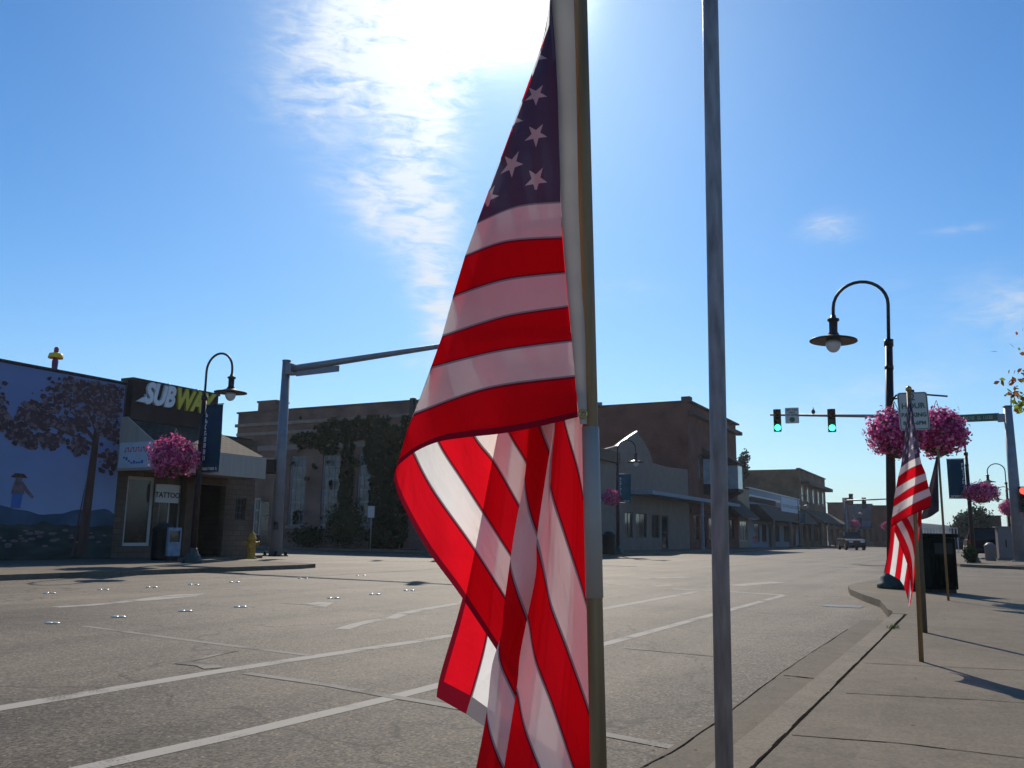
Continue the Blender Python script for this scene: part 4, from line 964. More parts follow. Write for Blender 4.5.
CAN=mat('brown_shingles',(.055,.04,.03),.9,.35,3,.3,14); 
SHING=brick('roof_shingles',(.10,.075,.055),(.075,.055,.04),(.035,.025,.02),.3,.16,.02)
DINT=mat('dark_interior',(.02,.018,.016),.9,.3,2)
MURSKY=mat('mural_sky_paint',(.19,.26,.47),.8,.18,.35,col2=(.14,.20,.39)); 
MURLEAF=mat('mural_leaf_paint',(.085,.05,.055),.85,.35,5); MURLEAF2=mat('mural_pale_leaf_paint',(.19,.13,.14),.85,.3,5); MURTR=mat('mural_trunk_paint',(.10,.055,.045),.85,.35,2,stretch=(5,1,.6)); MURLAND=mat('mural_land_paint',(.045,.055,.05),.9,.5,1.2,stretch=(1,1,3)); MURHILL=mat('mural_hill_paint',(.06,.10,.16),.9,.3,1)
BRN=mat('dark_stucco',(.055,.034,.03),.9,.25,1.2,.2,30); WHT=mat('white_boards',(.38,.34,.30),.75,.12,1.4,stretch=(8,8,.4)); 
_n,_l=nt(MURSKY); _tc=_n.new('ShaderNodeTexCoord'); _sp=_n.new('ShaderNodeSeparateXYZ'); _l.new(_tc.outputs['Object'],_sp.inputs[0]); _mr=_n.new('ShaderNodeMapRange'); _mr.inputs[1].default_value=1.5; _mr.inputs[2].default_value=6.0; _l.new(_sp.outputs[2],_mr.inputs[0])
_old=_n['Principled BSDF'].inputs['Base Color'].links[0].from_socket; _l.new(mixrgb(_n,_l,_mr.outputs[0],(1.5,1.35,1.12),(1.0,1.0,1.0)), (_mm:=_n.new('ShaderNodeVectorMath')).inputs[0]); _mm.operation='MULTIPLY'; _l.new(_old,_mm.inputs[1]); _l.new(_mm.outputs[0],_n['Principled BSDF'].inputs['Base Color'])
BLKW=brick('block_wall',(.15,.105,.075),(.12,.085,.06),(.08,.062,.05),.4,.2,.012)
# --- 1: mural wall and tattoo shop
S1=-26.0; m0=mc(-150,S1); X=lambda px: mc(px,S1)-m0
x120=X(113); x253=X(252); x205=X(203); H1=hz(60,374,mc(60,S1),S1); H2=hz(160,388,mc(160,S1),S1)
b1_=bldg('mural_building','long dark shop building with a painted tree mural and sandwich shop fascia',m0,S1)
mb=MB(); mb.box(0,x120,0,.3,0,H1); mb.box(0,.3,.302,14,0,H1); mb.box(.302,x120,13.7,14,0,H1); mb.use(BRN); mb.build('mural_wall',b1_,BRN)
wx0,wx1=X(123.5),X(151.5); wz0,wz1=hz(138,546,mc(138,S1),S1),hz(138,476.5,mc(138,S1),S1)
dx0,dx1=X(157),X(180); dz1=hz(168,484,mc(168,S1),S1)+.0
gx0,gx1=X(197),X(223); gz1=hz(210,485,mc(210,S1),S1)
qx0,qx1=X(234),X(244); qz0,qz1=hz(239,520,mc(239,S1),S1),hz(239,498,mc(239,S1),S1); fz0=hz(124,417,mc(122,S1),S1); tz=fz0-.12
mb=MB(); wallgrid(mb,x120+.002,x205,0,H2,[(wx0,wx1,wz0,wz1),(dx0,dx1,0,dz1),(gx0,x205,0,gz1)],0,.25); wallgrid(mb,x205,x253,0,tz-.1,[(x205,gx1,0,gz1),(qx0,qx1,qz0,qz1)],0,.25)
mb.box(x253-.25,x253,.252,14,0,tz-.1); mb.box(x205-.25,x205,.252,14,tz-.1,H2); mb.box(x120,x253-.26,13.75,14,0,tz-.1); mb.build('shop_wall',b1_,BLKW)
mb=MB(); mb.box(0.31,x120-.01,.31,13.69,H1-.5,H1-.4); mb.box(x120,x205-.3,.3,13.7,H2-.5,H2-.4); mb.box(x205+.01,x253,.3,13.7,tz-.09,tz+.0); mb.build('roof_deck',b1_,CAN)
mb=MB(); mb.box(-.05,x120,-.06,.34,H1+.002,H1+.08); mb.box(x120+.002,x205+.05,-.34,.3,H2+.002,H2+.09); mb.build('parapet_cap',b1_,DARKM)
# fascia carrying the sign
mb=MB(); mb.box(x120+.05,x205,-.30,-.003,fz0-.1,H2); mb.build('fascia',b1_,BRN)
# awning: shingled slope, white fascia boards and end gable
pout=1.9; ex1=mc(261,S1+pout)-m0
ez0=hz(155,471,mc(140,S1),S1+pout); ez1=hz(155,447,mc(140,S1),S1+pout); 
mb=MB(); mb.use(SHING); hipx=x205+.1
mb.poly([(x120,-.302,tz),(x120,-pout,ez1),(ex1,-pout,ez1),(hipx,-.302,tz)]); mb.poly([(ex1,-pout,ez1),(ex1,-.302,ez1),(hipx,-.302,tz)])
mb.build('shingle_roof',b1_)
mb=MB(); mb.extrude([(x120-.03,-.01,ez0),(x120-.03,-pout-.03,ez0),(x120-.03,-pout-.03,ez1+.02),(x120-.03,-.31,tz+.08),(x120-.03,-.01,tz+.08)],(-.06,0,0)); mb.build('end_gable',b1_,WHT)
mb=MB(); mb.box(x120-.03,ex1,-pout-.05,-pout-.003,ez0,ez1); mb.box(ex1+.002,ex1+.05,-pout,-.01,ez0,ez1); mb.build('eave_boards',b1_,WHT)
mb=MB(); mb.box(x120,ex1-.01,-pout+.003,-.012,ez0+.05,ez0+.1); mb.build('soffit',b1_,SOFFIT)
# gable sign
mb=MB(); mb.box(x120-.14,x120-.092,-pout*.90,-.14,ez0+.08,ez0+.95); gs=mb.build('gable_sign',b1_,mat('pale_blue_sign',(.48,.56,.66),.6,.1,2))
mb=MB(); mb.mats=[TXTR,TXTB]; 
yy=-pout*.80; r=random.Random(4)
for i in range(9):
    a=yy+i*.13; mb.cur=0; mb.box(x120-.146,x120-.141,a,a+.03,ez0+.62,ez0+.78); mb.box(x120-.146,x120-.141,a+.03,a+.09,ez0+.62+(.12 if i%2 else 0),ez0+.66+(.12 if i%2 else 0))
for i in range(8):
    a=yy+.15+i*.13; mb.cur=1; z=ez0+.22+.06*(i>4)*(i-4); mb.box(x120-.146,x120-.141,a,a+.10,z,z+.06+.05*(i%3==0))
mb.build('sign_lettering',gs)
# fascia sign
sx0,sx1=X(121.5),X(197.5); sm=(sx0+sx1)/2; sz=hz(170,401,mc(170,S1),S1)
lt=text_mesh('SUB',1.02,TXTW,'sign_lettering',b1_,(sx0+.15,-.36,sz),(1,0,0),(0,0,1),.05,.05,.28,'LEFT')
wid=max(v.co.x for v in lt.data.vertices)-min(v.co.x for v in lt.data.vertices)
lt2=text_mesh('WAY',1.02,TXTY,'sign_lettering',b1_,(max(v.co.x for v in lt.data.vertices)-.02,-.36,sz),(1,0,0),(0,0,1),.05,.05,.28,'LEFT')
allw=max(v.co.x for v in lt2.data.vertices)-min(v.co.x for v in lt.data.vertices)
sc_=(sx1-sx0)*.98/allw
for q in (lt,lt2):
    for v in q.data.vertices: v.co.x=sx0+.1+(v.co.x-sx0-.1)*sc_
mb=MB(); mb.extrude([(sx0-.15,-.39,sz-.32),(sx0+.28,-.39,sz-.32),(sx0+.30,-.39,sz-.14),(sx0+.1,-.39,sz-.14)],(0,.08,0)); mb.build('sign_arrow',b1_,TXTW)
mb=MB()
for fx in (sx0+.9,sx0+2.2): mb.tube([(fx,-.3,H2-.02),(fx,-.62,H2+.03)],.018,8); mb.lathe([(.03,-.03),(.08,-.02),(.08,.03),(.02,.07)],c=(fx,-.66,H2-.03),seg=12)
mb.build('sign_spotlight',b1_,GALV)
window(b1_,wx0,wx1,wz0,wz1,0,fm=FRAMEW,gm=mat('shop_glass',(.05,.04,.035),.1,.7,.8,spec=.5),cols=1,rows=1,fw=.11)
o=window(b1_,dx0,dx1,0.02,dz1-.01,0,fm=FRAMEW,gm=MATS['shop_glass'],cols=2,rows=1,fw=.08); o.name='glazed_door'
window(b1_,qx0,qx1,qz0,qz1,0,fm=FRAMED,cols=3,rows=3)
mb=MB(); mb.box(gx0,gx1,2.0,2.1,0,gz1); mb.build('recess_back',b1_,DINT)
mb=MB(); mb.box(gx0-.9,gx0-.3,-.3,-.003,0,ez0); mb.build('pillar',b1_,mat('brown_pillar',(.09,.055,.035),.8,.2,4))
tsx0,tsx1=X(150.5),X(174); ts0,ts1=hz(168,503,mc(168,S1),S1),hz(168,485,mc(168,S1),S1)
mb=MB(); mb.box(tsx0,tsx1,-.12,-.07,ts0,ts1); tso=mb.build('window_sign',b1_,SIGNW)
lt=text_mesh('TATTOO',(tsx1-tsx0)/3.9,TXTD,'sign_lettering',tso,((tsx0+tsx1)/2,-.13,(ts0+ts1)/2-.06),(1,0,0),(0,0,1),.004,.006)
mb=MB(); mb.box(dx0+.6,dx0+1.1,.02,.06,.25,1.0); mb.build('door_notice',b1_,mat('blue_poster',(.30,.36,.45),.6,.3,6))
# mural painting
mur=MB(); mur.mats=[MURSKY,MURHILL,MURLAND,MURTR,MURLEAF,MURLEAF2,TXTR,TXTB,TXTY]
zg=hz(100,516,mc(100,S1),S1); 
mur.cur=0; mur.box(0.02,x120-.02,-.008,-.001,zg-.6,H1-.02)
mur.cur=2; mur.box(0.02,x120-.02,-.011,-.001,.02,zg-.6)
pts=[]; 
for i in range(41):
    x=.02+(x120-.04)*i/40; pts.append((x,-.012,zg+.25*sin(i*.4)*.5+.22*nz3(i*.3,0)+.1))
mur.cur=1; mur.extrude([(.02,-.012,zg-.62)]+[(x120-.02,-.012,zg-.62)]+pts[::-1],(0,-.003,0))
pts=[(.02+(x120-.04)*i/40,-.017,zg-.32+.16*nz3(i*.35,5)) for i in range(41)]
mur.cur=2; mur.extrude([(.02,-.017,.02),(x120-.02,-.017,.02)]+pts[::-1],(0,-.003,0))
# painted tree
tx=X(84); zb=hz(84,556,mc(84,S1),S1); zl=hz(90,428,mc(90,S1),S1)
mur.cur=3; mur.extrude([(X(78),-.022,zb),(X(88.5),-.022,zb),(X(90),-.022,zl),(X(84),-.022,zl)],(0,-.003,0))
mur.extrude([(X(72.5),-.024,zb),(X(75.5),-.024,zb),(X(81),-.024,hz(80,480,mc(80,S1),S1))],(0,-.003,0))
for (x0_,y0_,x1_,y1_,w_) in [(86,440,60,412,.10),(88,430,104,405,.10),(87,435,70,395,.08),(90,455,103,458,.07),(86,445,40,425,.06)]:
    a=(X(x0_),hz(x0_,y0_,mc(x0_,S1),S1)); b=(X(x1_),hz(x1_,y1_,mc(x1_,S1),S1)); mur.extrude([(a[0],-.026,a[1]-w_),(a[0],-.026,a[1]+w_),(b[0],-.026,b[1]+.03),(b[0],-.026,b[1]-.03)],(0,-.003,0))
r=random.Random(11)
clusters=[(18,412,14,10),(45,400,26,16),(75,395,26,18),(100,400,18,16),(60,425,22,9),(40,440,12,8),(70,445,8,8),(15,438,12,6),(5,430,10,8),(20,442,5,6),(104,432,14,8),(108,462,11,9),(30,420,16,8),(88,412,22,14),(60,385,30,12),(95,385,22,10),(-15,420,14,14),(-30,400,20,14)]
for i in range(2600):
    cx,cy,rx,ry=r.choice(clusters); px=cx+r.gauss(0,.5)*rx; py=cy+r.gauss(0,.5)*ry
    if px>118.5 or px<-140: continue
    x=X(px); z=hz(px,py,mc(px,S1),S1)
    if z>H1-.12 or x>x120-.15 or x<.1: continue
    mur.cur=4 if r.random()<.72 else 5; rr=r.uniform(.03,.12); yy=-.030-r.random()*.006; k=r.randint(5,7); ph=r.random()*6
    mur.poly([(x+cos(ph+q*2*pi/k)*rr*r.uniform(.6,1.2),yy,z+sin(ph+q*2*pi/k)*rr*r.uniform(.5,1.0)) for q in range(k)])
# painted figure in a hat
fx=X(13); fz=hz(13,508,mc(13,S1),S1); ht=hz(13,474,mc(13,S1),S1)-fz
mur.cur=7; mur.extrude([(fx-.16,-.022,fz),(fx+.14,-.022,fz),(fx+.18,-.022,fz+ht*.5),(fx-.14,-.022,fz+ht*.5)],(0,-.003,0))
mur.cur=5; mur.extrude([(fx-.2,-.024,fz+ht*.42),(fx+.22,-.024,fz+ht*.42),(fx+.16,-.024,fz+ht*.78),(fx-.12,-.024,fz+ht*.78)],(0,-.003,0)); mur.extrude([(fx+.16,-.024,fz+ht*.75),(fx+.55,-.024,fz+ht*.35),(fx+.5,-.024,fz+ht*.3),(fx+.12,-.024,fz+ht*.6)],(0,-.003,0))
mur.extrude([(fx-.09,-.027,fz+ht*.78),(fx+.1,-.027,fz+ht*.78),(fx+.1,-.027,fz+ht*.95),(fx-.09,-.027,fz+ht*.95)],(0,-.003,0))
mur.cur=3; mur.extrude([(fx-.28,-.030,fz+ht*.9),(fx+.28,-.030,fz+ht*.9),(fx+.14,-.030,fz+ht*1.02),(fx-.14,-.030,fz+ht*1.02)],(0,-.003,0))
mur.cur=5
for i in range(60):
    px=r.uniform(-80,118); x=X(px); z=hz(px,r.uniform(530,548),mc(px,S1),S1); rr=r.uniform(.04,.10); 
    if x<.2 or x>x120-.2: continue
    mur.poly([(x+cos(q)*rr*1.6,-.023,z+sin(q)*rr*.6) for q in [k*2*pi/6 for k in range(6)]])
mur.build('painted_mural',b1_)
# pipe/post in front of mural
bs=gp(76.5,560,0); 
# rooftop figure
q=W(mc(37.5,S1-.5),S1-.5,H1+.03); t=thing('rooftop_figure','small red and purple rooftop ornament with a yellow brim on the mural wall','ornament',q)
mb=MB(); mb.mats=[mat('red_purple_cloth',(.30,.05,.10),.7,.5,6),mat('purple_cloth',(.10,.06,.20),.7,.3,6)]; mb.lathe([(.12,0),(.14,.15),(.16,.4),(.10,.5),(.09,.56)],seg=14); mb.cur=1; mb.box(.03,.15,-.15,.0,0,.42); mb.build('body',t)
mb=MB(); mb.lathe([(.08,.56),(.36,.50),(.38,.54),(.32,.66),(.16,.68),(.14,.70)],seg=20); mb.build('yellow_brim',t,mat('yellow_plastic',(.90,.55,.04),.5,.15,5))
mb=MB(); mb.lathe([(.11,.70),(.12,.82),(.08,.88),(.01,.89)],seg=14); mb.build('crown',t,MATS['red_purple_cloth']); t.scale=(.62,.62,1.0)
# street bin by the shop
q=gp(161,560,0); t=thing('litter_bin','dark round litter bin beside the tattoo shop door','litter bin',q)
mb=MB(); mb.lathe([(.32,0),(.34,.1),(.34,.95),(.36,.97),(.36,1.02),(.20,1.18),(.05,1.22)],seg=20); mb.build('bin_body',t,BLACK)
q=gp(172,561,0); t=thing('news_box','pale blue newspaper box beside the dark bin at the tattoo shop','newspaper box',q,.5)
mb=MB(); mb.box(-.2,.2,-.2,.2,.15,1.05); mb.build('body',t,mat('pale_blue_box',(.22,.28,.36),.5,.3,5),bevel=.03)
mb=MB(); mb.box(-.15,.15,-.215,-.202,.6,.95); mb.build('window',t,GLASS)
mb=MB(); mb.box(-.15,.15,-.15,.15,0,.148); mb.build('pedestal',t,BLACK)
# --- 2: ivy covered brick block across the side street
BR=brick('red_brown_brick',(.22,.115,.085),(.175,.09,.068),(.15,.12,.10)); BR2=brick('dark_brick',(.19,.055,.04),(.14,.042,.032),(.10,.06,.05)); BR3=brick('brown_brick',(.22,.13,.07),(.17,.10,.055),(.13,.09,.06))
STONE=mat('pale_stone_band',(.24,.185,.16),.8,.15,2); STUC=mat('grey_stucco',(.20,.155,.13),.85,.12,1.2,.1,20); CREAM=mat('cream_stucco',(.33,.25,.165),.85,.15,1,.1,20); PALE=mat('pale_blue_grey_boards',(.22,.26,.32),.75,.12,1,stretch=(1,1,8))
mI=46.5; sI=-22.5
def sc_(px,m):  # s of a pixel column at street position m
    d=ray(px,hy(px)); t=m/d.dot(M); return t*d.dot(P)
b2_=bldg('brick_building','old brick block with cornice bands half covered in ivy behind the traffic mast',mI,sI)
# local y = -(s - sI);  -M facing wall is local x=0 plane
Yl=lambda px:-(sc_(px,mI)-sI)
yL_=Yl(230.5); H=hz(320,407.5,mI,sc_(320,mI)); zc=lambda py,px:hz(px,py,mI,sc_(px,mI))
zw0,zw1=zc(526,320),zc(455,320)
wins=[(Yl(302.5),Yl(286.5)),(Yl(336.5),Yl(319)),(Yl(371.5),Yl(355)),(Yl(408),Yl(393)),(Yl(447),Yl(431)),(Yl(485),Yl(469))]
mb=MB(); wallgrid(mb,0,yL_,0,H,[(a,b,zw0,zw1) for a,b in wins]+[(Yl(268),Yl(256),0,zc(500,262)),(Yl(258.5),Yl(252),zc(535,255),zc(498,255))],0,.3,axis='y')
mb.box(.302,8,0,.3,0,H); mb.box(.302,8,yL_-.3,yL_,0,H); mb.box(7.7,8,.302,yL_-.302,0,H); mb.build('brick_wall',b2_,BR)
mb=MB(); mb.box(.3,7.7,.3,yL_-.3,H-.6,H-.5); mb.build('roof_deck',b2_,CAN)
mb=MB(); zb1=zc(424,260); 
mb.box(-.14,-.002,-.1,yL_+.15,zb1-.1,zb1+.12); mb.box(-.07,-.001,-.05,yL_+.02,zb1-.75,zb1-.55); mb.box(-.06,-.001,-.05,yL_+.02,zb1-1.9,zb1-1.55); mb.build('stone_band',b2_,STONE)
mb=MB(); mb.box(-.1,.36,-.1,yL_+.1,H+.002,H+.12); mb.build('coping',b2_,mat('dark_coping',(.10,.07,.06),.7,.2,2))
mb=MB()
for (a,b) in wins: mb.box(-.08,-.002,a-.1,b+.1,zw0-.18,zw0-.005)
mb.build('stone_sill',b2_,STONE)
for a,b in wins: window(b2_,a,b,zw0,zw1,0,axis='y',fm=mat('grey_frame',(.22,.23,.25),.6,.1,3) if 'grey_frame' not in MATS else MATS['grey_frame'],gm=GLASS2,cols=3,rows=6,fw=.12,dep=.15)
o=window(b2_,Yl(268),Yl(256),.02,zc(500,262)-.02,0,axis='y',fm=FRAMED,cols=1,rows=3,fw=.1); o.name='side_door'
window(b2_,Yl(258.5),Yl(252),zc(535,255),zc(498,255),0,axis='y',fm=FRAMEW,cols=1,rows=3,fw=.1)
mb=MB(); ya,yb=[-(sc_(q_,mI+2.0)-sI) for q_ in (268,250)]; mb.box(2.0,3.3,ya,yb,H-.4,zc(396,265)); mb.box(1.92,3.38,ya-.08,yb+.08,zc(396,265)+.002,zc(396,265)+.14); mb.build('chimney',b2_,BR)
# ivy
r=random.Random(5); mb=MB(); mb.use(IVY)
def ivyd(px,py):
    d=0
    for cx,cy,rx,ry in [(338,430,26,12),(365,428,26,12),(305,440,18,8),(385,445,25,20),(390,490,20,50),(345,480,7,50),(388,535,20,18),(375,440,14,40),(420,450,25,60),(455,460,30,70),(325,446,10,10)]:
        d=max(d,1.25-((px-cx)/rx)**2-((py-cy)/ry)**2)
    return d+.55*nz3(px*.12,py*.12,2)
n_=0
while n_<9000:
    px=r.uniform(285,490); py=r.uniform(416,551)
    if ivyd(px,py)<.25: continue
    n_+=1; z=zc(py,px); y=Yl(px)
    if z>H-.2 or z<.05: continue
    c=Vector((-.05-r.random()*.35*min(1,ivyd(px,py)),y,z)); nn=Vector((-1,r.uniform(-.8,.8),r.uniform(-.3,.9))).normalized(); t1=nn.orthogonal().normalized(); t2=nn.cross(t1); s_=r.uniform(.07,.16); ph=r.random()*6
    mb.poly([c+(t1*cos(ph+q*2*pi/5)+t2*sin(ph+q*2*pi/5))*s_ for q in range(5)])
iv=mb.build('climbing_ivy'); iv.location=W(mI,sI); iv.rotation_euler=(0,0,MANG); tag(iv,'dark ivy spreading over the old brick block around its windows','climbing plant')
def leaf_cloud(mb,c,rx,ry,rz,n,size,r,seed=0,lump=.35,shell=.55):
    for i in range(n):
        d=Vector((r.gauss(0,1),r.gauss(0,1),r.gauss(0,1))).normalized(); k=r.uniform(shell,1.0)*(1+lump*nz3(d.x*1.7+seed,d.y*1.7,d.z*1.7)+lump*.5*nz3(d.x*4,d.y*4+seed,d.z*4))
        p_=Vector(c)+Vector((d.x*rx*k,d.y*ry*k,d.z*rz*k)); nn=(d+Vector((r.uniform(-1,1),r.uniform(-1,1),r.uniform(-1,1)))).normalized(); t1=nn.orthogonal().normalized(); t2=nn.cross(t1); s_=size*r.uniform(.6,1.3); ph=r.random()*6
        mb.poly([p_+(t1*cos(ph+q*pi/2)+t2*sin(ph+q*pi/2)*.7)*s_ for q in range(4)])
# bush in front
def bush(name,label,cat,px,py,Y,rx,rz,n=1800,size=.09,m_=None,group=None):
    d=ray(px,hy(px)); p=Vector((d.x/d.y*Y,Y,0)); t=thing(name,label,cat,p,0,group); r=random.Random(int(px*7+py))
    mb=MB(); leaf_cloud(mb,(0,0,rz*.9),rx,rx*.8,rz,n,size,r,px); leaf_cloud(mb,(0,0,rz*.85),rx*.7,rx*.6,rz*.8,n//3,size*1.6,r,px+1,.2,.3); mb.build('foliage',t,m_ or SHRUB)
    mb=MB(); mb.use(BARK)
    for k in range(5): a=k*1.26; mb.tube([(0,0,0),(cos(a)*rx*.4,sin(a)*rx*.3,rz*1.0)],[.05,.02],6)
    mb.build('stem',t); return t
bush('round_shrub','dark rounded shrub against the ivy covered building','shrub',345,525,56.0,1.45,1.75)
bush('low_shrub','lower dark shrub left of the round one by the brick wall','shrub',308,540,57.5,1.3,.8,900)
# --- 3: grey gabled shop
S3=-22.5; m3=mI+8.1; X3=lambda px: mc(px,S3)-m3
b3_=bldg('gabled_shop','grey stucco shop with low gable and long pale canopy edge left of the steel post',m3,S3)
xe=X3(690)-.05; Z3=lambda px,py: hz(px,py,mc(px,S3),S3)
def prof():
    return [(603,453),(617.5,446),(628,438),(638,431.5),(645,441),(651,452),(654,463),(668,467),(689,469.5)]
top=[(X3(a),Z3(a,b)) for a,b in prof()]; top[0]=(0,top[0][1])
mb=MB(); mb.extrude([(0,0,3.0),(xe,0,3.0)]+[(min(a,xe),0,b) for a,b in reversed(top)],(0,.3,0)); 
w3=[(X3(625),X3(633)),(X3(636),X3(647)),(X3(652),X3(660)),(X3(662),X3(668.5))]
wallgrid(mb,0,xe,0,2.998,[(a,b,.9,2.75) for a,b in w3[:3]]+[(w3[3][0],w3[3][1],0.02,2.75)],0,.3)
mb.box(0,.3,.302,12,0,4.2); mb.box(xe-.3,xe,.302,12,0,4.2); mb.box(.302,xe-.302,11.7,12,0,4.2); mb.build('stucco_wall',b3_,STUC)
mb=MB(); mb.box(.3,xe-.3,.3,11.7,3.9,4.0); mb.build('roof_deck',b3_,CAN)
for a,b in w3[:3]: window(b3_,a,b,.9,2.75,0,fm=FRAMED,cols=2,rows=1)
o=window(b3_,w3[3][0],w3[3][1],.02,2.75,0,fm=FRAMED,cols=1,rows=2); o.name='glazed_door'
# bright metal coping on the left gable slope
mb=MB(); a=top[1]; b=top[3]
for (p_,q_) in ((top[1],top[2]),(top[2],top[3])): mb.extrude([(p_[0],-.06,p_[1]+.005),(q_[0],-.06,q_[1]+.005),(q_[0],-.06,q_[1]+.04),(p_[0],-.06,p_[1]+.04)],(0,.15,0))
mb.build('metal_coping',b3_,mat('bright_flashing',(.75,.73,.68),.22,.05,4,metal=.85,spec=.7))
mb=MB(); mb.box(0,X3(617.5)-.02,-.28,-.003,Z3(610,462),Z3(610,451)); mb.build('brown_fascia',b3_,mat('brown_trim',(.10,.055,.04),.7,.2,3))
mb=MB(); mb.use(PALE); cz=Z3(670,500); cx0=X3(628); cx1=mc(722,S3)-m3; mb.box(cx0,cx1,-1.9,-.01,cz,cz+.28); 
mb.build('canopy',b3_)
mb=MB()
for xx in (X3(683),): mb.box(xx-.1,xx+.1,-1.85,-1.65,0,cz-.052)
mb.build('canopy_post',b3_,PALE)
# --- 4: tall dark brick building with bay window
m4=mc(690,S3); X4=lambda px: mc(px,S3)-m4
b4_=bldg('brick_building','tall dark brick corner building with bay window behind the steel post',m4,S3)
Z4=lambda px,py: hz(px,py,mc(px,S3),S3); L4=X4(739); H4=hz(690,402,m4,S3)
fw_=[(X4(694),X4(699),.8,3.0),(X4(701),X4(707),0.02,3.0),(X4(709),X4(716),.8,3.0),(X4(718),X4(724),.8,3.0),(X4(727),X4(734),.8,3.0)]
uw=[(X4(700),X4(704),6.3,8.6),(X4(719),X4(722),6.3,8.6)]
mb=MB(); wallgrid(mb,0,L4,0,H4,fw_+uw,0,.3); mb.box(0,.3,.302,24,0,H4); mb.box(L4-.3,L4,.302,24,0,H4); mb.box(.302,L4-.302,23.7,24,0,H4); mb.build('brick_wall',b4_,BR2)
mb=MB(); mb.box(.3,L4-.3,.3,23.7,H4-.7,H4-.6); mb.build('roof_deck',b4_,CAN)
mb=MB(); mb.box(-.12,.35,-.35,24,H4+.002,H4+.16); mb.box(.352,L4+.3,-.35,.35,H4+.002,H4+.16); mb.box(.1,L4+.5,-.6,-.003,H4-1.1,H4-.75); mb.box(-.2,.6,-.3,.5,H4+.165,H4+.5); mb.build('cornice',b4_,mat('dark_cornice',(.07,.04,.035),.8,.2,2))
for i,h in enumerate(fw_): window(b4_,h[0],h[1],h[2],h[3],0,fm=FRAMED,cols=1,rows=2)
for h in uw: window(b4_,h[0],h[1],h[2],h[3],0,fm=FRAMED,gm=GLASS2,cols=1,rows=2)
for (xa,xb) in ((X4(704.8),X4(711)),(X4(727),X4(731.5))):
    z0_,z1_=5.6,8.3
    mb=MB(); mb.extrude([(xa-.1,-.003,z0_-.6),(xa-.1,-1.3,z0_-.002),(xa-.1,-.003,z0_-.002)],(xb-xa+.2,0,0)); mb.box(xa-.1,xb+.1,-1.35,-.003,z0_,z0_+.35); mb.box(xa-.1,xb+.1,-1.35,-.003,z1_,z1_+.15)
    mb.extrude([(xa-.25,-.003,z1_+.16),(xa-.25,-1.6,z1_+.16),(xa-.25,-.003,z1_+1.1)],(xb-xa+.5,0,0)); 
    bw=mb.build('bay_window',b4_,mat('dark_bay_boards',(.05,.035,.035),.8,.2,2) if 'dark_bay_boards' not in MATS else MATS['dark_bay_boards'])
    mb=MB(); mb.box(xa,xb,-1.3,-1.27,z0_+.352,z1_-.002); mb.box(xa,xa+.03,-1.268,-.01,z0_+.352,z1_-.002); mb.box(xb-.03,xb,-1.268,-.01,z0_+.352,z1_-.002); mb.build('pane',bw,mat('bay_glass',(.35,.40,.45),.06,.3,1,spec=.9) if 'bay_glass' not in MATS else MATS['bay_glass'])
mb=MB(); mb.extrude([(X4(722),-.003,3.3),(X4(722),-2.2,3.0),(X4(722),-.003,5.0)],(L4-X4(722)+.8,0,0)); mb.build('awning',b4_,CAN)
mb=MB(); mb.box(X4(690.5),X4(722)-.1,-.2,-.003,3.15,3.5); mb.build('shop_fascia',b4_,BRN)
# --- 5: small cream shop
m5=m4+L4+.02; e5=mc(750,S3)
b5_=bldg('cream_shop','low cream shop front with striped valance between brick building and white shop',m5,S3)
L5=e5-m5-.02; H5=hz(745,479,mc(745,S3),S3)*.86
mb=MB(); wallgrid(mb,0,L5,0,H5,[(.6,L5-.8,.7,2.9)],0,.3); mb.box(0,.3,.302,14,0,H5); mb.box(L5-.3,L5,.302,14,0,H5); mb.build('stucco_wall',b5_,CREAM)
window(b5_,.6,L5-.8,.7,2.9,0,fm=FRAMEW,cols=3,rows=1)
mb=MB(); mb.mats=[SIGNW,mat('maroon_cloth',(.25,.07,.06),.8,.1,3)]
k=10
for i in range(k): mb.cur=i%2; a=.4+(L5-.8)*i/k; b=.4+(L5-.8)*(i+1)/k; mb.extrude([(a,-.003,4.0),(a,-1.0,3.3),(a,-1.0,3.0),(a,-.003,3.7)],(b-a-.004,0,0))
mb.build('valance',b5_)
mb=MB(); mb.box(-.0,L5,-.1,.4,H5+.002,H5+.12); mb.box(.3,L5-.3,.41,13.7,H5-.4,H5-.3); mb.build('roof_deck',b5_,CAN)
# --- 6: white shop with shingled canopy
m6=e5; S6=S3; X6=lambda px: mc(px,S6)-m6; b6_=bldg('white_shop','pale boarded shop with a dark shingle canopy along the street',m6,S6)
Z6=lambda px,py: hz(px,py,mc(px,S6),S6); L6=X6(801)-.05; H6=Z6(752,488.5)
ho=[(X6(a),X6(b),.6,2.7) for a,b in ((754.5,760),(762,767),(774,780),(784,790))]+[(X6(768.5),X6(772),.02,2.7),(X6(792),X6(796),.02,2.7)]
mb=MB(); wallgrid(mb,0,L6,0,H6,ho,0,.3); mb.box(0,.3,.302,16,0,H6); mb.box(L6-.3,L6,.302,16,0,H6); mb.build('board_wall',b6_,PALE)
mb=MB(); mb.box(.3,L6-.3,.3,15,H6-.5,H6-.4); mb.build('roof_deck',b6_,CAN)
for h in ho: window(b6_,*h,0,fm=FRAMED,cols=2 if h[2]>.1 else 1,rows=1)
mb=MB(); mb.box(-.05,L6,-.12,.35,H6+.002,H6+.12); mb.box(0.02,L6,-.1,-.003,H6-1.0,H6-.7); mb.build('trim',b6_,SIGNW)
mb=MB(); mb.box(.3,X6(776),-.14,-.003,Z6(760,502)-.1,Z6(760,498)); mb.build('dark_panel',b6_,BRN)
ca,cb=Z6(770,507),Z6(770,522)
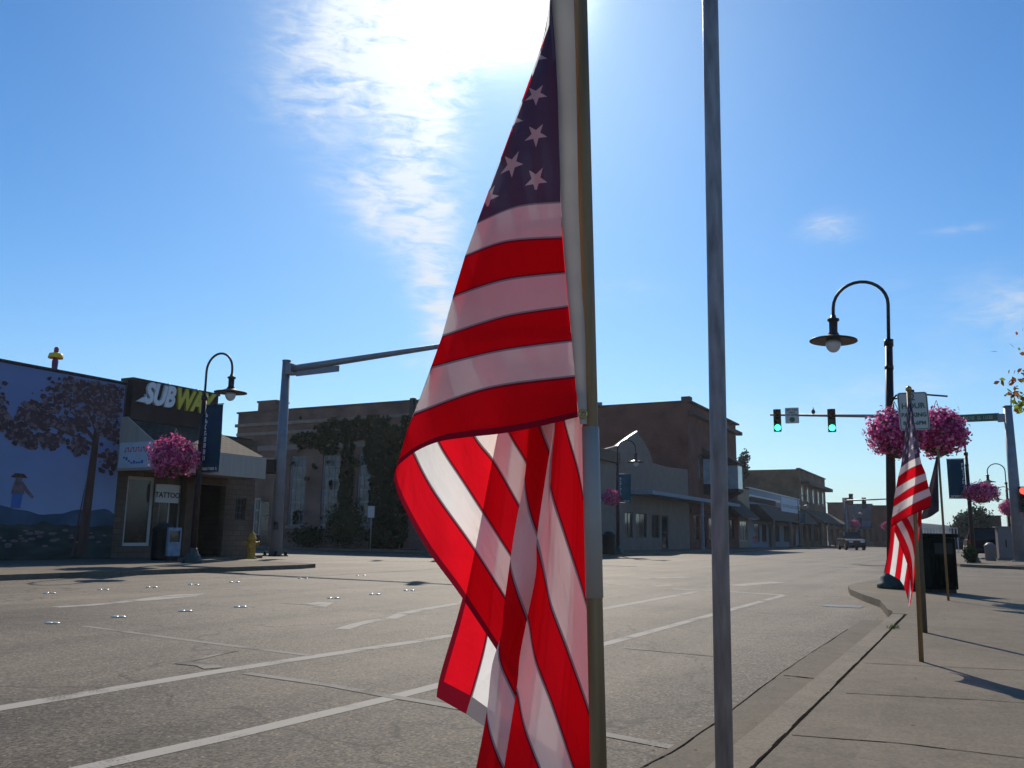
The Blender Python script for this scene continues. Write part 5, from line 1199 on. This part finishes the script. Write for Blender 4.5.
mb=MB(); mb.use(CAN); mb.extrude([(.4,-.003,ca),(.4,-.9,ca-.05),(.4,-2.6,cb),(.4,-.003,cb)],(X6(803)-.4,0,0)); mb.build('shingle_canopy',b6_,CAN)
mb=MB()
for px in (752.5,771,783,795): mb.box(X6(px)-.15,X6(px)+.15,-2.5,-2.2,0,cb-.002)
mb.build('canopy_post',b6_,STUC)
t=thing('shop_sign','large white rectangular shop sign standing on the dark shingle canopy','shop sign',W(m6,S6),MANG)
sa,sb_=X6(772),X6(791); zz0,zz1=Z6(783,514),Z6(783,499)
mb=MB(); mb.box(sa,sb_,-1.3,-1.2,zz0,zz1); mb.build('panel',t,mat('pale_sign_board',(.44,.50,.58),.6,.06,1)); mb=MB(); glyphs(mb,sa+.8,sb_-.8,zz0+(zz1-zz0)*.36,zz0+(zz1-zz0)*.56,-1.302,12,9); mb.build('lettering',t,mat('navy_lettering',(.06,.09,.16),.6,.1,3))
mb=MB(); mb.box(sa+.5,sa+.6,-1.19,-1.1,cb,zz1-.2); mb.box(sb_-.6,sb_-.5,-1.19,-1.1,cb,zz1-.2); mb.build('strut',t,DARKM)
# --- 7: two storey brown corner building
m7=mc(801.5,S3); X7=lambda px: mc(px,S3)-m7; L7=X7(827.5); H7=hz(801.5,469,m7,S3)
b7_=bldg('corner_building','two storey brown brick corner building with tall upper windows down the street',m7,S3)
z0_,z1_=hz(812,503,mc(812,S3),S3),hz(812,488,mc(812,S3),S3)
uw=[(X7(a),X7(a+2.4),z0_,z1_) for a in (803.6,809.2,814.6,819.8,824.2)]; lw=[(X7(a),X7(a+3.5),.7,3.1) for a in (803,808.5,814,819.5)]
mb=MB(); wallgrid(mb,0,L7,0,H7,uw+lw,0,.3); mb.box(0,.3,.302,36,0,H7); mb.box(L7-.3,L7,.302,36,0,H7); mb.box(.302,L7-.302,35.7,36,0,H7); mb.build('brick_wall',b7_,BR3)
mb=MB(); mb.box(.3,L7-.3,.3,35.7,H7-.6,H7-.5); mb.build('roof_deck',b7_,CAN)
mb=MB(); mb.box(-.1,L7+.1,-.2,.35,H7+.002,H7+.16); mb.box(1.5,L7+1.1,-1.1,-.003,H7-2.1,H7-1.6); mb.box(0,L7,-.3,-.003,4.2,4.5); mb.build('cornice',b7_,mat('brown_cornice',(.09,.06,.05),.8,.2,2))
for h in uw: window(b7_,*h,0,fm=mat('lit_frame',(.45,.46,.48),.6,.1,3) if 'lit_frame' not in MATS else MATS['lit_frame'],gm=GLASS2,cols=1,rows=2,fw=.16)  # upper window frames in a pale grey
for h in lw: window(b7_,*h,0,fm=FRAMED,cols=2,rows=1)
mb=MB(); ca=hz(812,510,mc(812,S3),S3); mb.extrude([(.4,-.003,ca),(.4,-3.2,ca-1.9),(.4,-3.2,ca-2.1),(.4,-.003,ca-2.1)],(L7+1.5,0,0)); mb.build('shingle_canopy',b7_,SHING)
mb=MB()
for i in range(5): x=.8+i*(L7-.5)/4; mb.box(x-.14,x+.14,-3.0,-2.7,0,ca-2.102)
mb.build('canopy_post',b7_,STUC)
# roof behind the brown building with tree
# --- 8..: beyond the next crossing
def simple_block(name,label,pxa,pxb,Y,pytop,dep,m_,holes=True,awn=None,cat='building',winrow=None):
    """block facing the camera side (-M); placed by azimuth at distance"""
    da=ray(pxa,hy(pxa)); db=ray(pxb,hy(pxb)); A=Vector((da.x/da.y*Y,Y,0)); 
    # front edge runs along P
    t_=None
    # solve A + P*k hits column pxb
    nrm=Vector((db.y,-db.x,0)); k=-A.dot(nrm)/P.dot(nrm); L=abs(k)
    H=EYE+(hy(pxa)-pytop)/K*Y
    t=thing(name,label,cat,A,ang_P); hs=[]
    if winrow:
        n_,z0,z1=winrow; 
        for i in range(n_): w_=L/n_; hs.append((i*w_+w_*.2,i*w_+w_*.8,z0,z1))
    mb=MB(); wallgrid(mb,0,L,0,H,hs,0,.3); mb.box(0,.3,.302,dep,0,H); mb.box(L-.3,L,.302,dep,0,H); mb.box(.302,L-.302,dep-.3,dep,0,H); mb.build('wall',t,m_)
    mb=MB(); mb.box(-.1,L+.1,-.15,.35,H+.002,H+.15); mb.box(.3,L-.3,.352,dep-.3,H-.4,H-.3); mb.build('roof_deck',t,CAN)
    for h in hs: window(t,*h,0,fm=FRAMED,cols=1,rows=1)
    if awn:
        z0,col=awn; mb=MB(); mb.extrude([(.2,-.003,z0+1.0),(.2,-1.6,z0),(.2,-1.6,z0-.2),(.2,-.003,z0-.2)],(L-.4,0,0)); mb.build('awning',t,col)
    return t,L,H
BLUEA=mat('blue_awning_cloth',(.06,.13,.22),.8,.2,2)
t,L,H=simple_block('brick_shop','far brick shop with flat roof closing the view left of the moving car',829,852,168,504,14,BR,awn=(3.6,BLUEA),winrow=(4,.8,3.0))
mb=MB(); mb.box(2.5,4.0,2,3.4,H-.3,H+1.1); mb.build('chimney',t,BR)
simple_block('blue_shop','far shop with blue front beyond the moving car and thin mast',850.5,874,160,505.5,14,mat('dull_blue_wall',(.10,.14,.18),.8,.2,1),awn=(3.4,BLUEA),winrow=(4,.8,3.0))
simple_block('dark_shop','far dark low shop behind the nearest lamp pole',873,910,150,507,14,BR2,winrow=(5,.8,3.0))
simple_block('low_shop','far small dark roofed house right of the big dark tree',985,1003,140,517,10,BRN,winrow=(3,.8,2.2))
t,L,H=simple_block('right_building','brownish building at the right photo edge behind the mast pole',1013,1075,95,501,16,CREAM,winrow=(5,.8,3.0))
# dark parked vehicles / hedge behind the container
# ------------------------------------------------------------------ cars
def make_car(name,label,loc,rz,paint,scale=1.0,pick=False,group='cars on the street'):
    t=thing(name,label,'car',loc,rz,group); Wd=.92  # x forward
    mb=MB(); mb.use(paint)
    def loft(sec,half):
        n=len(sec); b=len(mb.v)
        for yy,ins in ((-half,0),(-half*.97,.0),(half*.97,0),(half,0)): pass
        for y in (-half,half):
            for x,z in sec: mb.v.append((x,y,z))
        mb.smooth=False
        mb.face([b+i for i in range(n)]); mb.face([b+n+i for i in reversed(range(n))])
        for i in range(n): j=(i+1)%n; mb.face((b+j,b+i,b+n+i,b+n+j))
    loft([(-2.3,.42),(-2.32,.9),(-2.2,1.08),(-1.9,1.12),(1.0,1.12),(1.6,1.05),(2.15,.95),(2.3,.8),(2.32,.42),(1.9,.30),(-1.9,.30)],Wd)
    mb.build('body',t,bevel=.07)
    mb=MB(); b=0; lo=[(-2.15,1.12),(1.0,1.12)]; hi=[(-1.95,1.72),(.25,1.72)]
    pts=[(-2.15,-.86,1.10),(1.02,-.86,1.10),(1.02,.86,1.10),(-2.15,.86,1.10),(-1.9,-.68,1.70),(.25,-.68,1.70),(.25,.68,1.70),(-1.9,.68,1.70)]
    mb.v=list(pts); mb.use(MATS.get('car_glass') or mat('car_glass',(.015,.02,.028),.3,.2,2,spec=.2))
    for q in ((0,1,5,4),(1,2,6,5),(2,3,7,6),(3,0,4,7)): mb.face(q)
    mb.build('window',t)
    mb=MB(); mb.use(paint); mb.box(-1.92,.27,-.69,.69,1.702,1.76)
    for sy in (-1,1):
        for (x0,x1) in ((.25,1.02),(-.7,-.62),(-1.9,-2.15)): mb.tube([(x0,sy*.69,1.71),(x1,sy*.87,1.11)],.035,6)
    mb.build('roof',t,bevel=.02)
    for sx in (-1.42,1.42):
        for sy in (-1,1):
            mb=MB(); mb.use(BLACK); mb.tube([(0,-.11,0),(0,.11,0)],.36,20); wh=mb.build('wheel',t); wh.location=(sx,sy*.84,.36)
            mb=MB(); mb.use(GALV); mb.tube([(0,-.115,0),(0,.115,0)],.22,14); mb.build('rim',wh)
    for sy in (-1,1):
        mb=MB(); mb.box(2.22,2.335,sy*.55-.2,sy*.55+.2,.72,.90); mb.build('headlight',t,BULB,bevel=.02)
        mb=MB(); mb.box(-2.34,-2.25,sy*.72-.12,sy*.72+.12,.8,1.05); mb.build('tail_light',t,mat('tail_red',(.4,.02,.02),.3,.1,3) if 'tail_red' not in MATS else MATS['tail_red'])
        mb=MB(); mb.box(.85,1.0,sy*1.0-.1,sy*1.0+.1,1.12,1.28); mb.build('wing_mirror',t,paint,bevel=.02)
    mb=MB(); mb.box(2.28,2.34,-.32,.32,.62,.86); mb.build('grille',t,BLACK)
    mb=MB(); mb.box(2.25,2.40,-.88,.88,.42,.58); mb.box(-2.40,-2.25,-.88,.88,.42,.58); mb.build('bumper',t,BLACK,bevel=.03)
    t.scale=(scale,)*3; return t
NAVY=mat('navy_car_paint',(.010,.018,.035),.7,.1,2,metal=0,spec=.1); CARD=mat('dark_car_paint',(.010,.010,.012),.7,.1,2,metal=0,spec=.1); CARW=mat('silver_car_paint',(.35,.36,.38),.25,.05,2,metal=.5)
make_car('moving_car','dark blue car driving towards us far down the street',colY(851,100,ZR),MANG+pi+.35,NAVY,1.12)
make_car('parked_car','dark car parked behind the white cabinet and shrub on the far right corner',colY(982,53,.0),MANG+.06,CARD,1.0)
make_car('parked_car','low dark vehicle parked beyond the waste container at right',colY(957,92,ZR),pi*.02,CARD,.95)
# signal cabinet, bin, planter at far right corner
q=colY(1004.5,47.5); t=thing('signal_cabinet','pale grey signal control cabinet standing by the right mast pole','cabinet',q,-.3)
CAB=mat('pale_grey_cabinet',(.17,.16,.17),.5,.1,3)
mb=MB(); mb.box(-.36,.32,-.3,.3,.1,1.72); mb.build('body',t,CAB,bevel=.02); mb=MB(); mb.box(-.46,.42,-.34,.34,1.722,1.80); mb.build('top',t,CAB); mb=MB(); mb.box(-.45,.41,-.33,.33,0,.098); mb.build('plinth',t,STUC); mb=MB(); mb.box(-.02,.03,-.33,-.302,.7,1.1); mb.build('handle',t,BLACK)
q=colY(989.5,46.2); t=thing('round_bin','light grey round litter bin between dark shrub and signal cabinet','litter bin',q)
mb=MB(); mb.lathe([(.24,0),(.26,.05),(.27,.7),(.29,.72),(.27,.80),(.12,.92),(.02,.94)],seg=20); mb.build('bin_body',t,CAB)
bush('corner_shrub','dark shrub on the far right corner left of the round grey bin','shrub',970,545,40.4,.34,.42,900,.05)
# far railing
A=colY(924,88); B=colY(958,84); t=thing('railing','thin white railing in the distance above the waste container','railing',A,atan2((B-A).y,(B-A).x)); Lr=(B-A).length
mb=MB(); mb.box(0,Lr,-.03,.03,2.2,2.28); mb.box(0,Lr,-.03,.03,1.5,1.56); mb.build('rail',t,SIGNW)
mb=MB()
for i in range(12): x=Lr*i/11; mb.box(x-.03,x+.03,-.03,.03,0,2.2)
mb.build('upright',t,SIGNW)
# ------------------------------------------------------------------ trees
def tree(name,label,px,Y,h,cr,crown_h,m_,n,size,group='trees beyond the buildings',z0=0):
    p=colY(px,Y,z0); t=thing(name,label,'tree',p,0,group); r=random.Random(int(px*13+Y))
    mb=MB(); leaf=[]
    for k in range(9):
        a=r.uniform(0,2*pi); rr=cr*r.uniform(.1,.62); zc_=h-crown_h*r.uniform(.25,.85); q=r.uniform(.35,.55)
        leaf_cloud(mb,(cos(a)*rr,sin(a)*rr,zc_),cr*q,cr*q,crown_h*.28,n//9,size,r,k,.5,.3)
    leaf_cloud(mb,(0,0,h-crown_h*.5),cr*.85,cr*.85,crown_h*.5,n//3,size,r,3,.5,.3)
    mb.build('crown',t,m_)
    mb=MB(); mb.use(BARK); mb.tube([(0,0,0),(.05*h,0,h*.4),(0,0,h*.8)],[cr*.09,cr*.06,cr*.02],8)
    for k in range(6): a=k*1.05; mb.tube([(0,0,h*(.35+.06*k)),(cos(a)*cr*.6,sin(a)*cr*.6,h*(.5+.07*k))],[cr*.03,cr*.01],6)
    mb.build('trunk',t); return t
tree('broad_tree','broad dark tree beyond the parked car at far right',977,118,5.9,2.9,5.2,TREEL,3600,.22)
tree('broad_tree','smaller dark tree left of the broad one beyond the container',962,122,4.3,1.7,3.8,TREEL,1600,.2)
tree('roof_tree','thin tree top showing above the cream shop roof',745,130,14.0,1.1,4.0,TREEL,900,.2)
# near street tree, only its fringe enters the frame
p=atY(1078,560,8.2); p.z=0; t=thing('street_tree','young street tree whose yellowing and rusty leaves reach in at the right edge','tree',p)
r=random.Random(3); mb=MB(); mb.use(BARK); ctr=atY(1085,360,8.2)-p
mb.tube([(0,0,0),(.02,0,1.2),Vector((ctr.x*.6,0,ctr.z)),Vector((ctr.x,0,ctr.z+.8))],[.045,.04,.03,.012],10)
tips=[]
for k in range(9):
    a=k*2.4; e=ctr+Vector((cos(a)*.5,sin(a)*.45,r.uniform(-.35,.7))); tips.append(e); mb.tube([Vector((ctr.x*.5,0,ctr.z*.75+k*.05)),(Vector((ctr.x*.5,0,ctr.z*.8))+e)/2+Vector((0,0,.08)),e],[.014,.009,.004],6)
sprays=[(1017,382,.09,1),(1015,399,.07,0),(1022,403,.08,0),(1021,376,.08,1),(1030,392,.12,0),(1040,380,.15,1),(1019,408,.05,0)]
for x,y,_,_ in sprays[:4]:
    e=atY(x+3,y,8.1)-p; mb.tube([ctr,(ctr+e)/2+Vector((0,0,.06)),e],[.01,.006,.003],5)
mb.build('trunk',t)
mb=MB(); mb.use(LEAFY); mb.use(LEAFO)
def leafs(c,rad,n,kind):
    for i in range(n):
        q=c+Vector((r.gauss(0,1),r.gauss(0,1),r.gauss(0,1)))*rad*.6; mb.cur=kind if r.random()<.8 else 1-kind
        nn=Vector((r.uniform(-1,1),r.uniform(-1,.2),r.uniform(-.6,1))).normalized(); t1=nn.orthogonal().normalized(); t2=nn.cross(t1); s_=r.uniform(.016,.03); ph=r.random()*6
        t1,t2=t1*cos(ph)+t2*sin(ph),t2*cos(ph)-t1*sin(ph)
        mb.poly([q+t1*s_*a+t2*s_*b for a,b in ((-1.3,0),(-.4,.75),(.3,.6),(1.2,0),(.3,-.6),(-.4,-.75))])
for x,y,rad,kd in sprays: leafs(atY(x,y,8.1+r.uniform(-.1,.1))-p,rad,14,kd)
for e in tips: leafs(e+Vector((.15,0,0)),.22,40,r.randint(0,1))
leafs(ctr+Vector((.25,0,.2)),.45,260,0)
mb.build('crown',t)
# ------------------------------------------------------------------ distant hills
mb=MB(); N=60; pr=[]
for i in range(N+1):
    a=radians(-60+150*i/N); rr=900; h=12+13*abs(nz3(i*.21,1.5))+3*nz3(i*.9,3); pr.append((sin(a)*rr,cos(a)*rr,h))
for i in range(N):
    a,b=pr[i],pr[i+1]; mb.v += [(a[0],a[1],-.6),(b[0],b[1],-.6),b,a,(a[0]*1.25,a[1]*1.25,-.6),(b[0]*1.25,b[1]*1.25,-.6)]; k=len(mb.v)-6; mb.face((k,k+1,k+2,k+3)); mb.face((k+3,k+2,k+5,k+4))
struct('hills',mb,mat('far_forest',(.07,.10,.10),.9,.2,.01))

# ------------------------------------------------------------------ air
hb=MB(); hb.box(-1300,1300,-100,1300,ZR-1.2,30); hzo=hb.build('haze'); hm=bpy.data.materials.new('haze_air'); hm.use_nodes=True; n,l=nt(hm); n.remove(n['Principled BSDF'])
pv=n.new('ShaderNodeVolumePrincipled'); pv.inputs['Color'].default_value=(.86,.92,1,1); pv.inputs['Density'].default_value=HAZE; pv.inputs['Anisotropy'].default_value=.55
l.new(pv.outputs[0], n['Material Output'].inputs['Volume']); hzo.data.materials.clear(); hzo.data.materials.append(hm); hzo['kind']='stuff'
